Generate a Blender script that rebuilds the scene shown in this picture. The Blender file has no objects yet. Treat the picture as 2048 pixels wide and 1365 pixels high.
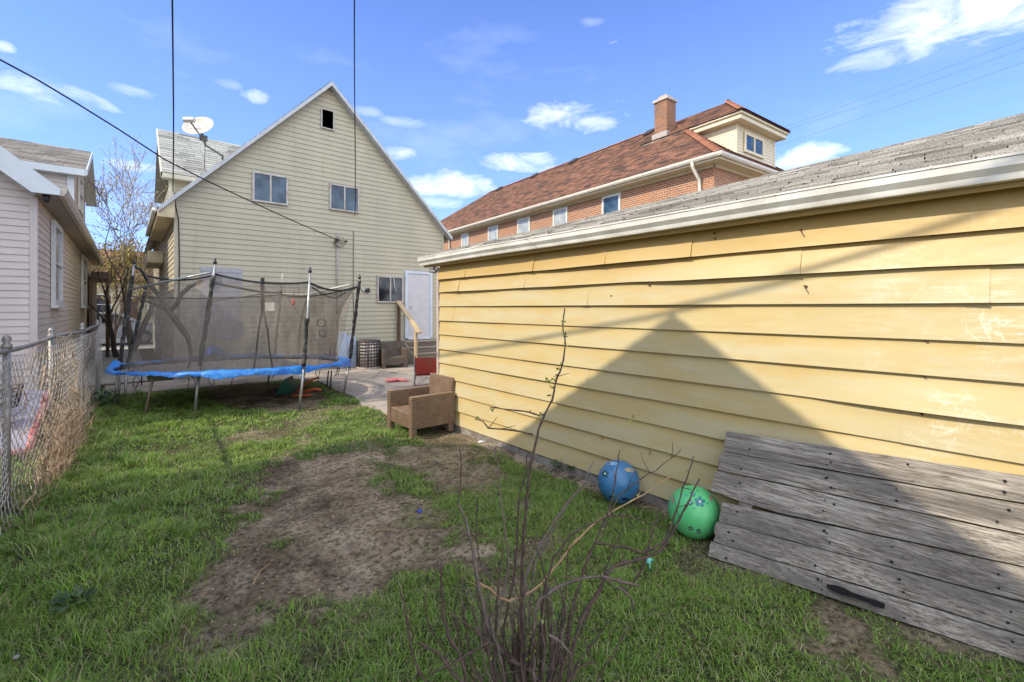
import bpy, math, random
import numpy as np
from mathutils import Vector, Matrix
R = math.radians
random.seed(7)
rng = np.random.default_rng(11)
S = bpy.context.scene
C = S.collection

# ---------------------------------------------------------------- camera
CH = 1.65                                # eye height
TH = R(40.2)                             # yaw to the right of +Y (the garage wall runs along +Y)
ct, st = math.cos(TH), math.sin(TH)
cam = bpy.data.cameras.new('camera'); camo = bpy.data.objects.new('camera', cam); C.objects.link(camo)
camo.location = (0, 0, CH); camo.rotation_euler = (R(90), 0, -TH)
cam.lens = 16; cam.sensor_width = 36; cam.shift_y = -65.5 / 2048
cam.clip_start = 0.05; cam.clip_end = 3000
S.camera = camo

def ray(u, v):
    a = (u - 1024) / 910.2
    return (st + a * ct, ct - a * st, (617 - v) / 910.2)
def on_ground(u, v, z=0.0):
    d = ray(u, v); t = (z - CH) / d[2]
    return Vector((d[0] * t, d[1] * t, z))
def on_x(u, v, X):
    d = ray(u, v); t = X / d[0]
    return Vector((X, d[1] * t, CH + d[2] * t))
def on_y(u, v, Y):
    d = ray(u, v); t = Y / d[1]
    return Vector((d[0] * t, Y, CH + d[2] * t))
def at_t(u, v, t):
    d = ray(u, v)
    return Vector((d[0] * t, d[1] * t, CH + d[2] * t))

# ---------------------------------------------------------------- sun and sky
SUNV = Vector((-1.15, 0.17, 1.0)).normalized()          # towards the sun
ELEV = math.asin(SUNV.z); AZ = math.atan2(SUNV.x, SUNV.y)
sl = bpy.data.lights.new('sun', 'SUN'); slo = bpy.data.objects.new('sun', sl); C.objects.link(slo)
sl.energy = 2.4; sl.angle = R(0.45); sl.color = (1.0, 0.89, 0.70)
slo.rotation_euler = (-SUNV).to_track_quat('-Z', 'Y').to_euler(); slo.location = (-20, 5, 20)
W = bpy.data.worlds.new('World'); S.world = W; W.use_nodes = True
S.view_settings.view_transform = 'Standard'; S.view_settings.look = 'None'
S.view_settings.exposure = 0.99; S.view_settings.gamma = 1.0

class NT:
    """small node tree helper"""
    def __init__(s, tree): s.t = tree; s.n = tree.nodes; s.l = tree.links
    def add(s, typ, **kw):
        n = s.n.new(typ)
        for k, v in kw.items(): setattr(n, k, v)
        return n
    def link(s, a, b): s.l.new(a, b)
    def put(s, sock, val):
        if hasattr(val, 'is_output') or hasattr(val, 'links'): s.l.new(val, sock)
        else: sock.default_value = val
    def math(s, op, a, b=None, clamp=False):
        n = s.add('ShaderNodeMath', operation=op, use_clamp=clamp)
        s.put(n.inputs[0], a)
        if b is not None: s.put(n.inputs[1], b)
        return n.outputs[0]
    def noise(s, vec, scale, detail=4, rough=0.55, dist=0.0):
        n = s.add('ShaderNodeTexNoise'); n.inputs['Scale'].default_value = scale
        n.inputs['Detail'].default_value = detail; n.inputs['Roughness'].default_value = rough
        n.inputs['Distortion'].default_value = dist
        if vec is not None: s.l.new(vec, n.inputs['Vector'])
        return n.outputs['Fac']
    def ramp(s, fac, stops, interp='LINEAR'):
        n = s.add('ShaderNodeValToRGB'); n.color_ramp.interpolation = interp
        e = n.color_ramp.elements
        while len(e) < len(stops): e.new(0.5)
        for i, (p, c) in enumerate(stops):
            e[i].position = p; e[i].color = (c[0], c[1], c[2], 1) if not isinstance(c, (int, float)) else (c, c, c, 1)
        s.put(n.inputs[0], fac)
        return n.outputs[0]
    def mix(s, fac, a, b, typ='MIX'):
        n = s.add('ShaderNodeMix', data_type='RGBA', blend_type=typ)
        s.put(n.inputs[0], fac)
        for k, v in ((6, a), (7, b)):
            if isinstance(v, tuple): n.inputs[k].default_value = (v[0], v[1], v[2], 1)
            else: s.l.new(v, n.inputs[k])
        return n.outputs[2]
    def mapping(s, vec, scale=(1, 1, 1), rot=(0, 0, 0), loc=(0, 0, 0)):
        n = s.add('ShaderNodeMapping'); n.inputs['Scale'].default_value = scale
        n.inputs['Rotation'].default_value = rot; n.inputs['Location'].default_value = loc
        s.l.new(vec, n.inputs['Vector']); return n.outputs[0]

# world: Nishita sky, tinted a little deeper, with fair-weather clouds laid out by azimuth and elevation
w = NT(W.node_tree)
for n in list(w.n): w.n.remove(n)
out = w.add('ShaderNodeOutputWorld'); bg = w.add('ShaderNodeBackground'); bg.inputs[1].default_value = 0.15
sky = w.add('ShaderNodeTexSky', sky_type='NISHITA'); sky.sun_disc = False
sky.sun_elevation = ELEV; sky.sun_rotation = AZ
sky.air_density = 1.0; sky.dust_density = 0.25; sky.ozone_density = 2.0
tc = w.add('ShaderNodeTexCoord')
sep = w.add('ShaderNodeSeparateXYZ'); w.link(tc.outputs['Generated'], sep.inputs[0])
az = w.math('ARCTAN2', sep.outputs[0], sep.outputs[1]); el = w.math('ARCSINE', sep.outputs[2])
nv = w.mapping(tc.outputs['Generated'], scale=(1, 1, 2.6))
n1 = w.noise(nv, 9.0, 10, 0.62, 0.5)
n1 = w.math('SUBTRACT', n1, 0.5)
def sky_pt(u, v):
    d = ray(u, v); return math.atan2(d[0], d[1]), math.atan2(d[2], math.hypot(d[0], d[1]))
tot = None
for (u, v, hw, hh, k) in [(105, 195, 105, 26, .85), (60, 175, 60, 22, .6), (1148, 232, 98, 29, 1.0), (1850, 45, 230, 66, 1.0), (1790, 100, 140, 34, .8), (2010, 20, 150, 60, 1.0),
                          (1045, 327, 72, 19, .95), (905, 368, 110, 25, 1.0), (870, 408, 55, 13, .65), (795, 307, 38, 15, .75), (512, 196, 30, 16, .8),
                          (270, 334, 55, 12, .6), (1605, 316, 72, 26, 1.0), (262, 182, 52, 12, .4), (8, 95, 22, 10, .7), (455, 166, 30, 11, .35), (725, 222, 30, 9, .3),
                          (810, 245, 36, 10, .3), (1180, 45, 24, 10, .25), (1230, 330, 90, 20, .5), (1740, 120, 40, 14, .35)]:
    a0, e0 = sky_pt(u, v); a1, _ = sky_pt(u + hw, v); _, e1 = sky_pt(u, v - hh)
    wa, we = abs(a1 - a0), abs(e1 - e0)
    da = w.math('DIVIDE', w.math('SUBTRACT', az, a0), wa); de = w.math('DIVIDE', w.math('SUBTRACT', el, e0), we)
    q = w.math('ADD', w.math('MULTIPLY', da, da), w.math('MULTIPLY', de, de))
    q = w.math('SUBTRACT', 1.0, q)
    q = w.math('ADD', w.math('MULTIPLY', w.math('MAXIMUM', q, -1.6), 0.62), w.math('MULTIPLY', n1, 4.2))
    q = w.math('MULTIPLY', w.math('MULTIPLY', w.math('ADD', q, .12), 0.66, True), k)
    tot = q if tot is None else w.math('MAXIMUM', tot, q)
wisp = w.ramp(w.noise(w.mapping(tc.outputs['Generated'], scale=(1, 1, 3)), 3.2, 6, 0.6), [(0.55, 0), (0.9, .22)])
cl = w.math('MAXIMUM', tot, wisp)
skyc = w.mix(1.0, sky.outputs[0], (0.44, 0.56, 0.95), 'MULTIPLY')
hz = w.ramp(w.math('DIVIDE', el, 1.0), [(0.0, .55), (0.35, .25), (0.8, 0)])
skyc = w.mix(hz, skyc, (2.1, 3.3, 6.0))
skyc = w.mix(cl, skyc, (5.4, 5.6, 6.0))
# unseen bright cloud added behind the camera as whiter fill for the shade
dotb = w.math('ADD', w.math('MULTIPLY', sep.outputs[0], -st), w.math('MULTIPLY', sep.outputs[1], -ct))
bk_ = w.math('ADD', dotb, w.math('MULTIPLY', sep.outputs[2], .35))
fill_cloud = w.math('MULTIPLY', w.ramp(bk_, [(.05, 0), (.45, 1)]), w.ramp(w.noise(nv, 3.0, 6, .6), [(.3, .45), (.5, 1)]))
skyc = w.mix(fill_cloud, skyc, (7.3, 7.9, 8.7))
w.link(skyc, bg.inputs[0]); w.link(bg.outputs[0], out.inputs[0])

# ---------------------------------------------------------------- materials
MC = {}
def newmat(name):
    m = bpy.data.materials.new(name); m.use_nodes = True
    t = NT(m.node_tree); b = m.node_tree.nodes['Principled BSDF']
    return m, t, b
def bump(t, b, h, strength=0.3, dist=0.01):
    n = t.add('ShaderNodeBump'); n.inputs['Strength'].default_value = strength; n.inputs['Distance'].default_value = dist
    t.link(h, n.inputs['Height']); t.link(n.outputs[0], b.inputs['Normal']); return n
def mat(name, c1, c2=None, rough=0.7, scale=6.0, metal=0.0, bmp=0.15, bscale=60, stretch=(1, 1, 1), lo=.35, hi=.68, spec=0.5, isl=0.0):
    if name in MC: return MC[name]
    m, t, b = newmat(name)
    if c2 is None: c2 = tuple(x * 0.75 for x in c1)
    co = t.add('ShaderNodeTexCoord').outputs['Object']
    v = t.mapping(co, scale=stretch)
    f = t.ramp(t.noise(v, scale, 6, 0.6), [(lo, 0), (hi, 1)])
    col = t.mix(f, c1, c2)
    if isl:
        g = t.add('ShaderNodeNewGeometry').outputs['Random Per Island']
        k = t.math('ADD', t.math('MULTIPLY', g, isl), 1 - isl / 2)
        comb = t.add('ShaderNodeCombineColor')
        for i in range(3): t.link(k, comb.inputs[i])
        col = t.mix(1.0, col, comb.outputs[0], 'MULTIPLY')
    t.link(col, b.inputs['Base Color'])
    b.inputs['Roughness'].default_value = rough; b.inputs['Metallic'].default_value = metal
    b.inputs['Specular IOR Level'].default_value = spec
    if bmp: bump(t, b, t.noise(v, bscale, 4, 0.6), bmp, 0.01)
    MC[name] = m; return m

# ---------------------------------------------------------------- mesh builder
class MB:
    def __init__(s): s.v = []; s.f = []; s.mi = []; s.cur = 0; s.sm = []
    def raw(s, vs, fs, smooth=False):
        o = len(s.v); s.v += [tuple(x) for x in vs]
        for f in fs: s.f.append(tuple(i + o for i in f)); s.mi.append(s.cur); s.sm.append(smooth)
        return s
    def quad(s, a, b, c, d): return s.raw([a, b, c, d], [(0, 1, 2, 3)])
    def poly(s, pts): return s.raw(pts, [tuple(range(len(pts)))])
    def box(s, x0, x1, y0, y1, z0, z1, M=None):
        vs = [Vector((x, y, z)) for z in (z0, z1) for y in (y0, y1) for x in (x0, x1)]
        if M is not None: vs = [M @ p for p in vs]
        return s.raw(vs, [(0, 2, 3, 1), (4, 5, 7, 6), (0, 1, 5, 4), (2, 6, 7, 3), (0, 4, 6, 2), (1, 3, 7, 5)])
    def bbox(s, x0, x1, y0, y1, z0, z1, bv=0.01, M=None):
        """box with chamfered edges"""
        bv = min(bv, (x1-x0)*.45, (y1-y0)*.45, (z1-z0)*.45)
        X = (x0, x1); Y = (y0, y1); Z = (z0, z1); vs = []; idx = {}
        for i in (0, 1):
            for j in (0, 1):
                for k in (0, 1):
                    sx, sy, sz = (1 - 2*i), (1 - 2*j), (1 - 2*k)
                    for ax in range(3):
                        p = [X[i], Y[j], Z[k]]
                        for a, sg in ((0, sx), (1, sy), (2, sz)):
                            if a != ax: p[a] += sg * bv
                        idx[(i, j, k, ax)] = len(vs); vs.append(Vector(p))
        fs = []
        # vertex (..,ax) lies on the planes of axis ax only
        for i in (0, 1):
            q = [idx[(i, j, k, 0)] for j, k in ((0, 0), (1, 0), (1, 1), (0, 1))]; fs.append(q if i else q[::-1])
            q = [idx[(j, i, k, 1)] for j, k in ((0, 0), (0, 1), (1, 1), (1, 0))]; fs.append(q if i else q[::-1])
            q = [idx[(j, k, i, 2)] for j, k in ((0, 0), (1, 0), (1, 1), (0, 1))]; fs.append(q if i else q[::-1])
        for j in (0, 1):
            for k in (0, 1):
                fs.append([idx[(0, j, k, 1)], idx[(1, j, k, 1)], idx[(1, j, k, 2)], idx[(0, j, k, 2)]])
                fs.append([idx[(j, 0, k, 0)], idx[(j, 1, k, 0)], idx[(j, 1, k, 2)], idx[(j, 0, k, 2)]])
                fs.append([idx[(j, k, 0, 0)], idx[(j, k, 1, 0)], idx[(j, k, 1, 1)], idx[(j, k, 0, 1)]])
        for i in (0, 1):
            for j in (0, 1):
                for k in (0, 1): fs.append([idx[(i, j, k, a)] for a in range(3)])
        if M is not None: vs = [M @ p for p in vs]
        s.fix = True
        return s.raw(vs, fs)
    def tube(s, pts, r, n=6, cap=True, smooth=True):
        pts = [Vector(p) for p in pts]
        rs = r if isinstance(r, (list, tuple)) else [r] * len(pts)
        vs = []; fs = []; ref = None
        for i, p in enumerate(pts):
            t = (pts[min(i+1, len(pts)-1)] - pts[max(i-1, 0)])
            if t.length < 1e-9: t = Vector((0, 0, 1))
            t.normalize()
            if ref is None: ref = Vector((0, 0, 1)) if abs(t.z) < .9 else Vector((1, 0, 0))
            a = t.cross(ref)
            if a.length < 1e-4: a = t.cross(Vector((0.3, 1, 0.2)))
            a.normalize(); b = t.cross(a); ref = a.cross(t) if False else ref
            for k in range(n):
                g = 2*math.pi*k/n; vs.append(p + a*math.cos(g)*rs[i] + b*math.sin(g)*rs[i])
        for i in range(len(pts)-1):
            for k in range(n):
                k2 = (k+1) % n; fs.append((i*n+k, i*n+k2, (i+1)*n+k2, (i+1)*n+k))
        if cap: fs.append(tuple(range(n))[::-1]); fs.append(tuple((len(pts)-1)*n+k for k in range(n)))
        return s.raw(vs, fs, smooth)
    def lathe(s, prof, c=(0, 0, 0), n=24, M=None, smooth=True):
        """prof: (radius, height) pairs round the z axis"""
        vs = []; fs = []; c = Vector(c)
        for (r, z) in prof:
            for k in range(n):
                g = 2*math.pi*k/n; p = Vector((r*math.cos(g), r*math.sin(g), z)); vs.append((M @ p if M is not None else p) + c)
        for i in range(len(prof)-1):
            for k in range(n):
                k2 = (k+1) % n; fs.append((i*n+k, i*n+k2, (i+1)*n+k2, (i+1)*n+k))
        return s.raw(vs, fs, smooth)
    def build(s, name, m, parent=None, merge=False):
        me = bpy.data.meshes.new(name); me.from_pydata(s.v, [], s.f)
        ms = m if isinstance(m, (list, tuple)) else [m]
        for q in ms: me.materials.append(q)
        me.polygons.foreach_set('material_index', s.mi); me.polygons.foreach_set('use_smooth', s.sm); me.update()
        o = bpy.data.objects.new(name, me); C.objects.link(o)
        if parent is not None: o.parent = parent; o.matrix_parent_inverse = parent_inv(parent)
        return o
def parent_inv(p):
    M = Matrix.LocRotScale(p.location, p.rotation_euler, p.scale)
    q = p
    while q.parent is not None:
        q = q.parent; M = Matrix.LocRotScale(q.location, q.rotation_euler, q.scale) @ M
        break
    return M.inverted() if not p.parent else Matrix.Identity(4)
def tag(o, label=None, cat=None, group=None, kind=None):
    if label: o['label'] = label
    if cat: o['category'] = cat
    if group: o['group'] = group
    if kind: o['kind'] = kind
    return o
def thing(name, loc, label, cat, group=None):
    o = bpy.data.objects.new(name, None); C.objects.link(o); o.location = loc; o.empty_display_size = .2
    return tag(o, label, cat, group)

# value noise
_P = rng.random((256, 256))
def vnoise(x, y):
    xi = np.floor(x).astype(int); yi = np.floor(y).astype(int); fx = x - xi; fy = y - yi
    fx = fx*fx*(3-2*fx); fy = fy*fy*(3-2*fy)
    g = lambda i, j: _P[i % 256, j % 256]
    return (g(xi, yi)*(1-fx)+g(xi+1, yi)*fx)*(1-fy) + (g(xi, yi+1)*(1-fx)+g(xi+1, yi+1)*fx)*fy
def fbm(x, y, sc, o=4):
    r = 0; a = .5
    for i in range(o): r = r + a*vnoise(x*sc*2**i + 17*i, y*sc*2**i + 31*i); a *= .5
    return r / (1 - .5**o)

def cour(lo, hi, step):
    z = lo; r = []
    while z < hi - 1e-4: r.append((z, min(z+step, hi))); z += step
    return r

# ================================================================ GROUND
WX = 3.38        # garage wall plane
def inpoly(px, py, poly):
    ins = np.zeros(px.shape, bool); n = len(poly)
    for i in range(n):
        x0, y0 = poly[i]; x1, y1 = poly[(i+1) % n]
        c = ((y0 > py) != (y1 > py)) & (px < (x1-x0)*(py-y0)/(y1-y0+1e-12)+x0); ins ^= c
    return ins
def sdist(px, py, poly):
    d = np.full(px.shape, 1e9); n = len(poly)
    for i in range(n):
        x0, y0 = poly[i]; x1, y1 = poly[(i+1) % n]; ex, ey = x1-x0, y1-y0
        t = np.clip(((px-x0)*ex+(py-y0)*ey)/(ex*ex+ey*ey+1e-12), 0, 1)
        d = np.minimum(d, np.hypot(px-x0-t*ex, py-y0-t*ey))
    return np.where(inpoly(px, py, poly), d, -d)
def gp(pts): return [tuple(on_ground(u, v)[:2]) for u, v in pts]
DIRT = [(gp([(520, 925), (600, 908), (760, 898), (800, 925), (752, 955), (800, 985), (850, 1010), (850, 1045), (930, 1058), (1010, 1085), (985, 1150), (900, 1150),
             (800, 1160), (760, 1190), (660, 1215), (590, 1225), (470, 1240), (395, 1200), (420, 1140), (505, 1095), (470, 1050), (530, 1000), (500, 965)]), 1.0),
        (gp([(790, 892), (900, 880), (1000, 905), (1010, 950), (950, 978), (880, 975), (820, 945)]), .85),
        (gp([(1660, 1240), (1750, 1225), (1700, 1290), (1640, 1280)]), .9),
        (gp([(1600, 1270), (1680, 1290), (1740, 1340), (1700, 1420), (1600, 1420), (1640, 1340)]), .9),
        (gp([(400, 778), (560, 768), (660, 785), (640, 815), (520, 828), (410, 812)]), .95),
        (gp([(940, 905), (1080, 960), (1000, 990), (1060, 1010), (960, 1010), (900, 960)]), .35),
        (gp([(380, 1250), (560, 1230), (560, 1290), (300, 1365), (230, 1340)]), .45),
        (gp([(560, 1190), (900, 1140), (950, 1190), (800, 1240), (600, 1290)]), .3)]
def dirtmask(x, y):
    n = fbm(x, y, 3.0, 4) - .5; n2 = fbm(x+9, y+3, 9.0, 4) - .5
    m = np.zeros(x.shape)
    for poly, k in DIRT:
        d = sdist(x, y, poly) + n*.75 + n2*.5 - .05
        m = np.maximum(m, np.clip(d/.22+.5, 0, 1)*k)
    # bare strip beside the garage wall
    d = (x - (WX - .16 + .12*n2 + .1*n)); m = np.maximum(m, np.clip(d/.06+.5, 0, 1)*np.where(y < 6, 1, 0))
    d = .3 - np.hypot(x-3.1, y-5.0)*.8 + n*.4; m = np.maximum(m, np.clip(d/.1+.5, 0, 1)*.8)
    # thin worn turf
    worn = np.clip((fbm(x+40, y-7, 1.8, 4)-.53)*6, 0, 1)*.62*np.where(y < 8, 1, .4)*np.clip((x-.1)*.9, 0.0, 1)
    m = np.maximum(m, worn)
    return np.clip(m, 0, 1)
def gz(x, y):
    x = np.asarray(x, float); y = np.asarray(y, float)
    near = ((x > -1.6) & (x < 3.5) & (y > -1) & (y < 11.3))
    z = (fbm(x, y, 1.2, 3)-.5)*.06 + (fbm(x, y, 7, 4)-.5)*.035
    for (u, v, r, h) in [(575, 945, .22, -.07), (925, 932, .16, -.06), (700, 1130, .25, -.035), (810, 1120, .2, -.03), (570, 1140, .3, -.02)]:
        c = on_ground(u, v); z = z + h*np.exp(-((x-c.x)**2+(y-c.y)**2)/(r*r))
    f = np.clip((11.3-y)/.5, 0, 1)*np.clip((3.5-x)/.2, 0, 1)*np.clip((x+1.6)/.4, 0, 1)*np.clip((y+1)/.5, 0, 1)
    return z*f
PAT = gp([(622, 757), (690, 797), (762, 822), (838, 852)])
xs = np.concatenate([[-400, -150, -60, -25, -12, -7, -4, -2.5], np.arange(-1.6, 3.6, .028), [4, 5, 7, 10, 16, 30, 60, 150, 400]])
ys = np.concatenate([[-300, -100, -40, -15, -6, -3, -1.5, -.8], np.arange(-.3, 1, .1), np.arange(1.0, 11.4, .03), [12, 13, 16, 20, 30, 50, 90, 200, 500]])
gx, gy = np.meshgrid(xs, ys); zz = gz(gx, gy)
nx, ny = len(xs), len(ys)
me = bpy.data.meshes.new('ground')
co = np.stack([gx.ravel(), gy.ravel(), zz.ravel()], 1)
ii = np.arange(nx*ny).reshape(ny, nx)
fa = np.stack([ii[:-1, :-1], ii[:-1, 1:], ii[1:, 1:], ii[1:, :-1]], -1).reshape(-1, 4)
me.vertices.add(len(co)); me.vertices.foreach_set('co', co.ravel())
me.loops.add(fa.size); me.loops.foreach_set('vertex_index', fa.ravel())
me.polygons.add(len(fa)); me.polygons.foreach_set('loop_start', np.arange(len(fa))*4); me.polygons.foreach_set('loop_total', np.full(len(fa), 4))
me.polygons.foreach_set('use_smooth', np.ones(len(fa), bool))
me.update(); me.validate()
at = me.attributes.new('dirt', 'FLOAT', 'POINT'); at.data.foreach_set('value', dirtmask(gx.ravel(), gy.ravel()))
m, t, b = newmat('soil_and_turf')
co_ = t.add('ShaderNodeTexCoord').outputs['Object']
dm = t.add('ShaderNodeAttribute', attribute_name='dirt').outputs['Fac']
n_a = t.noise(co_, 2.2, 6, .65); n_b = t.noise(co_, 26, 6, .7); n_c = t.noise(co_, 110, 3, .6)
soil = t.mix(t.ramp(n_a, [(.38, 0), (.62, 1)]), (.25, .188, .12), (.56, .45, .31))
soil = t.mix(t.ramp(n_b, [(.38, .85), (.55, 0)]), soil, (.065, .045, .032))
n_d = t.noise(co_, 1.5, 7, .7, .8); soil = t.mix(t.ramp(n_d, [(.36, .75), (.5, 0)]), soil, (.055, .038, .028)); soil = t.mix(t.ramp(n_d, [(.56, 0), (.68, .6)]), soil, (.50, .44, .36))
soil = t.mix(t.ramp(n_c, [(.6, 0), (.75, .5)]), soil, (.34, .27, .19))
turf = t.mix(t.ramp(n_b, [(.35, 0), (.65, 1)]), (.028, .045, .012), (.13, .125, .05))
col = t.mix(dm, turf, soil); t.link(col, b.inputs['Base Color']); b.inputs['Roughness'].default_value = .95
b.inputs['Specular IOR Level'].default_value = .15
h = t.math('ADD', n_b, t.math('MULTIPLY', n_c, .5)); bump(t, b, t.math('ADD', h, t.math('MULTIPLY', t.noise(co_, 9, 5, .65), 2.0)), 1.0, .045)
me.materials.append(m); go = bpy.data.objects.new('ground', me); C.objects.link(go); tag(go, kind='structure')

# concrete patio between lawn and house
m, t, b = newmat('patio_concrete')
co_ = t.add('ShaderNodeTexCoord').outputs['Object']
n_a = t.noise(co_, 1.1, 5, .6); n_b = t.noise(co_, 30, 6, .7)
wv = t.add('ShaderNodeVectorMath', operation='ADD'); t.link(co_, wv.inputs[0])
nn = t.add('ShaderNodeTexNoise'); nn.inputs['Scale'].default_value = 2.5; t.link(co_, nn.inputs['Vector'])
sc_ = t.add('ShaderNodeVectorMath', operation='SCALE'); t.link(nn.outputs['Color'], sc_.inputs[0]); sc_.inputs[3].default_value = .5; t.link(sc_.outputs[0], wv.inputs[1])
vo = t.add('ShaderNodeTexVoronoi', feature='DISTANCE_TO_EDGE'); vo.inputs['Scale'].default_value = 1.3; t.link(wv.outputs[0], vo.inputs['Vector'])
crack = t.math('MULTIPLY', t.ramp(vo.outputs['Distance'], [(.004, 1), (.014, 0)]), t.ramp(t.noise(co_, 1.9, 3), [(.45, 0), (.55, .9)]))
base = t.mix(t.ramp(n_a, [(.4, 0), (.6, 1)]), (.25, .21, .18), (.46, .38, .31))
base = t.mix(t.ramp(n_b, [(.4, .5), (.6, 0)]), base, (.13, .115, .1))
base = t.mix(crack, base, (.05, .06, .03)); t.link(base, b.inputs['Base Color']); b.inputs['Roughness'].default_value = .9
bump(t, b, t.math('SUBTRACT', n_b, t.math('MULTIPLY', crack, 2)), .5, .01)
PATIO = m
mb = MB()
outl = [(-.35, 12.79), (-.35, 11.35), (2.9, 11.2), (3.28, 10.7), (3.22, 9.9), (3.15, 9.1), (3.2, 8.3), (3.02, 7.5), (3.1, 6.9), (3.0, 6.35), (3.3, 5.75), (9.2, 5.75), (9.2, 12.79)]
mb.raw([(x, y, .03) for x, y in outl] + [(x, y, -.05) for x, y in outl], [tuple(range(len(outl)))] + [(i, len(outl)+i, len(outl)+(i+1) % len(outl), (i+1) % len(outl)) for i in range(len(outl))])
tag(mb.build('patio', PATIO), kind='structure')
def plane(name, x0, x1, y0, y1, z, m_):
    tag(MB().box(x0, x1, y0, y1, z-.03, z).build(name, m_), kind='structure')
ASPH = mat('asphalt', (.06, .06, .062), (.1, .098, .094), .9, 5)
plane('road', -60, 60, 24.5, 33, .02, ASPH)
plane('pavement', -60, 60, 22.8, 24.5, .08, mat('pale_concrete', (.42, .4, .36), (.3, .28, .25), .9, 3))
plane('walkway', -.85, .35, 13.2, 22.8, .035, mat('pale_concrete', (.42, .4, .36)))

# ---- grass
m, t, b = newmat('grass_blades')
cl_ = t.add('ShaderNodeAttribute', attribute_name='tone').outputs['Fac']
isl = t.add('ShaderNodeNewGeometry').outputs['Random Per Island']
g1 = t.mix(cl_, (.065, .21, .03), (.38, .57, .08))
g2 = t.mix(t.ramp(isl, [(.66, 0), (.78, 1)]), g1, (.46, .42, .22))
g3 = t.mix(t.math('MULTIPLY', t.math('FRACT', t.math('MULTIPLY', isl, 37.7)), .62), g2, (.045, .10, .02))
t.link(g3, b.inputs['Base Color']); b.inputs['Roughness'].default_value = .55; b.inputs['Specular IOR Level'].default_value = .35
tr = t.add('ShaderNodeBsdfTranslucent'); t.link(g3, tr.inputs[0])
mx = t.add('ShaderNodeMixShader'); mx.inputs[0].default_value = .35
t.link(b.outputs[0], mx.inputs[1]); t.link(tr.outputs[0], mx.inputs[2]); t.link(mx.outputs[0], t.n['Material Output'].inputs[0])
GRASS = m
def blades(name, x, y, hgt, wid, lean, tone, z=None, parent=None, mt=None, az_=None):
    n = len(x); z = gz(x, y) if z is None else z
    az = rng.random(n)*2*np.pi if az_ is None else az_
    dx, dy = np.cos(az), np.sin(az); fa_ = az + np.pi/2 + (rng.random(n)-.5)*1.6
    wx, wy = np.cos(fa_)*wid/2, np.sin(fa_)*wid/2
    b0 = np.stack([x, y, z-.005], 1); W_ = np.stack([wx, wy, np.zeros(n)], 1)
    up = np.stack([np.zeros(n), np.zeros(n), hgt], 1)
    L = np.stack([dx, dy, np.zeros(n)], 1)*(hgt*lean)[:, None]
    mid = b0 + up*.6*(1-.15*lean[:, None]) + L*.38; tip = b0 + up*(1-.35*lean[:, None]) + L*1.05
    vs = np.stack([b0-W_, b0+W_, mid+W_*.8, mid-W_*.8, tip], 1).reshape(-1, 3)
    me = bpy.data.meshes.new(name); o5 = np.arange(n)*5
    lp = np.stack([o5, o5+1, o5+2, o5+3, o5+3, o5+2, o5+4], 1).ravel()
    me.vertices.add(n*5); me.vertices.foreach_set('co', vs.ravel().astype(np.float32))
    me.loops.add(n*7); me.loops.foreach_set('vertex_index', lp)
    me.polygons.add(n*2)
    me.polygons.foreach_set('loop_start', np.stack([np.arange(n)*7, np.arange(n)*7+4], 1).ravel())
    me.polygons.foreach_set('loop_total', np.tile([4, 3], n)); me.update()
    at = me.attributes.new('tone', 'FLOAT', 'POINT'); at.data.foreach_set('value', np.repeat(tone, 5).astype(np.float32))
    me.materials.append(mt or GRASS); o = bpy.data.objects.new(name, me); C.objects.link(o)
    if parent is not None: o.parent = parent
    return o
def cand(n, x0, x1, y0, y1):
    return x0 + rng.random(n)*(x1-x0), y0 + rng.random(n)*(y1-y0)
X_, Y_, H_, W__, T_, L_ = [], [], [], [], [], []
for (n, x0, x1, y0, y1, wmul) in [(185000, -1.3, 3.3, -.3, 3.6, .72), (90000, -1.5, 3.3, 3.6, 6.5, 1.15), (75000, -1.6, 3.25, 6.5, 11.3, 1.7)]:
    x, y = cand(n, x0, x1, y0, y1)
    # keep only what could be seen from about here
    vis = (x*st + y*ct > .8)
    d = dirtmask(x, y)
    keep = vis & (rng.random(n) > d**.7*1.02) & (rng.random(n) < np.clip(-.25 + 2.1*fbm(x, y, 6, 3), .12, 1))
    x, y, d = x[keep], y[keep], d[keep]
    lush = np.clip(1.15 - (x+1.2)/2.6, 0, 1)*np.clip(fbm(x+5, y+5, 1.4, 3)*2-.4, 0, 1)
    cl_n = np.clip(fbm(x+2, y+11, 4.2, 3)*2.6-.85, 0, 1)
    h = (.013 + .024*rng.random(len(x)) + .05*lush*(.4+cl_n) + .03*cl_n)*(1-.45*d)
    X_.append(x); Y_.append(y); H_.append(h); W__.append((.003+.0034*rng.random(len(x)))*wmul)
    T_.append(np.clip(.02 + .8*fbm(x-3, y+8, .9, 4) + .35*fbm(x+1, y+2, 6, 3) + .25*lush + np.where(y > 5.6, .12, -.05) + .2*(rng.random(len(x))-.5), 0, 1)); L_.append(.35 + 1.1*rng.random(len(x)))  # tone raised past the shadow edge: sunlight put into the grass colour
# low ragged turf towards the boards and the lower right
x, y = cand(60000, .8, 3.25, -.3, 3.4); d = dirtmask(x, y); keep = (x*st+y*ct > .8) & (d < .5) & (rng.random(60000) < .2+.9*fbm(x+7, y, 6, 3)); x, y = x[keep], y[keep]
X_.append(x); Y_.append(y); H_.append(.015+.03*rng.random(len(x))); W__.append(.003+.003*rng.random(len(x))); L_.append(.6+1.3*rng.random(len(x))); T_.append(np.clip(.2+.7*fbm(x, y, 5, 3)+.3*(rng.random(len(x))-.5), 0, 1))
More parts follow.
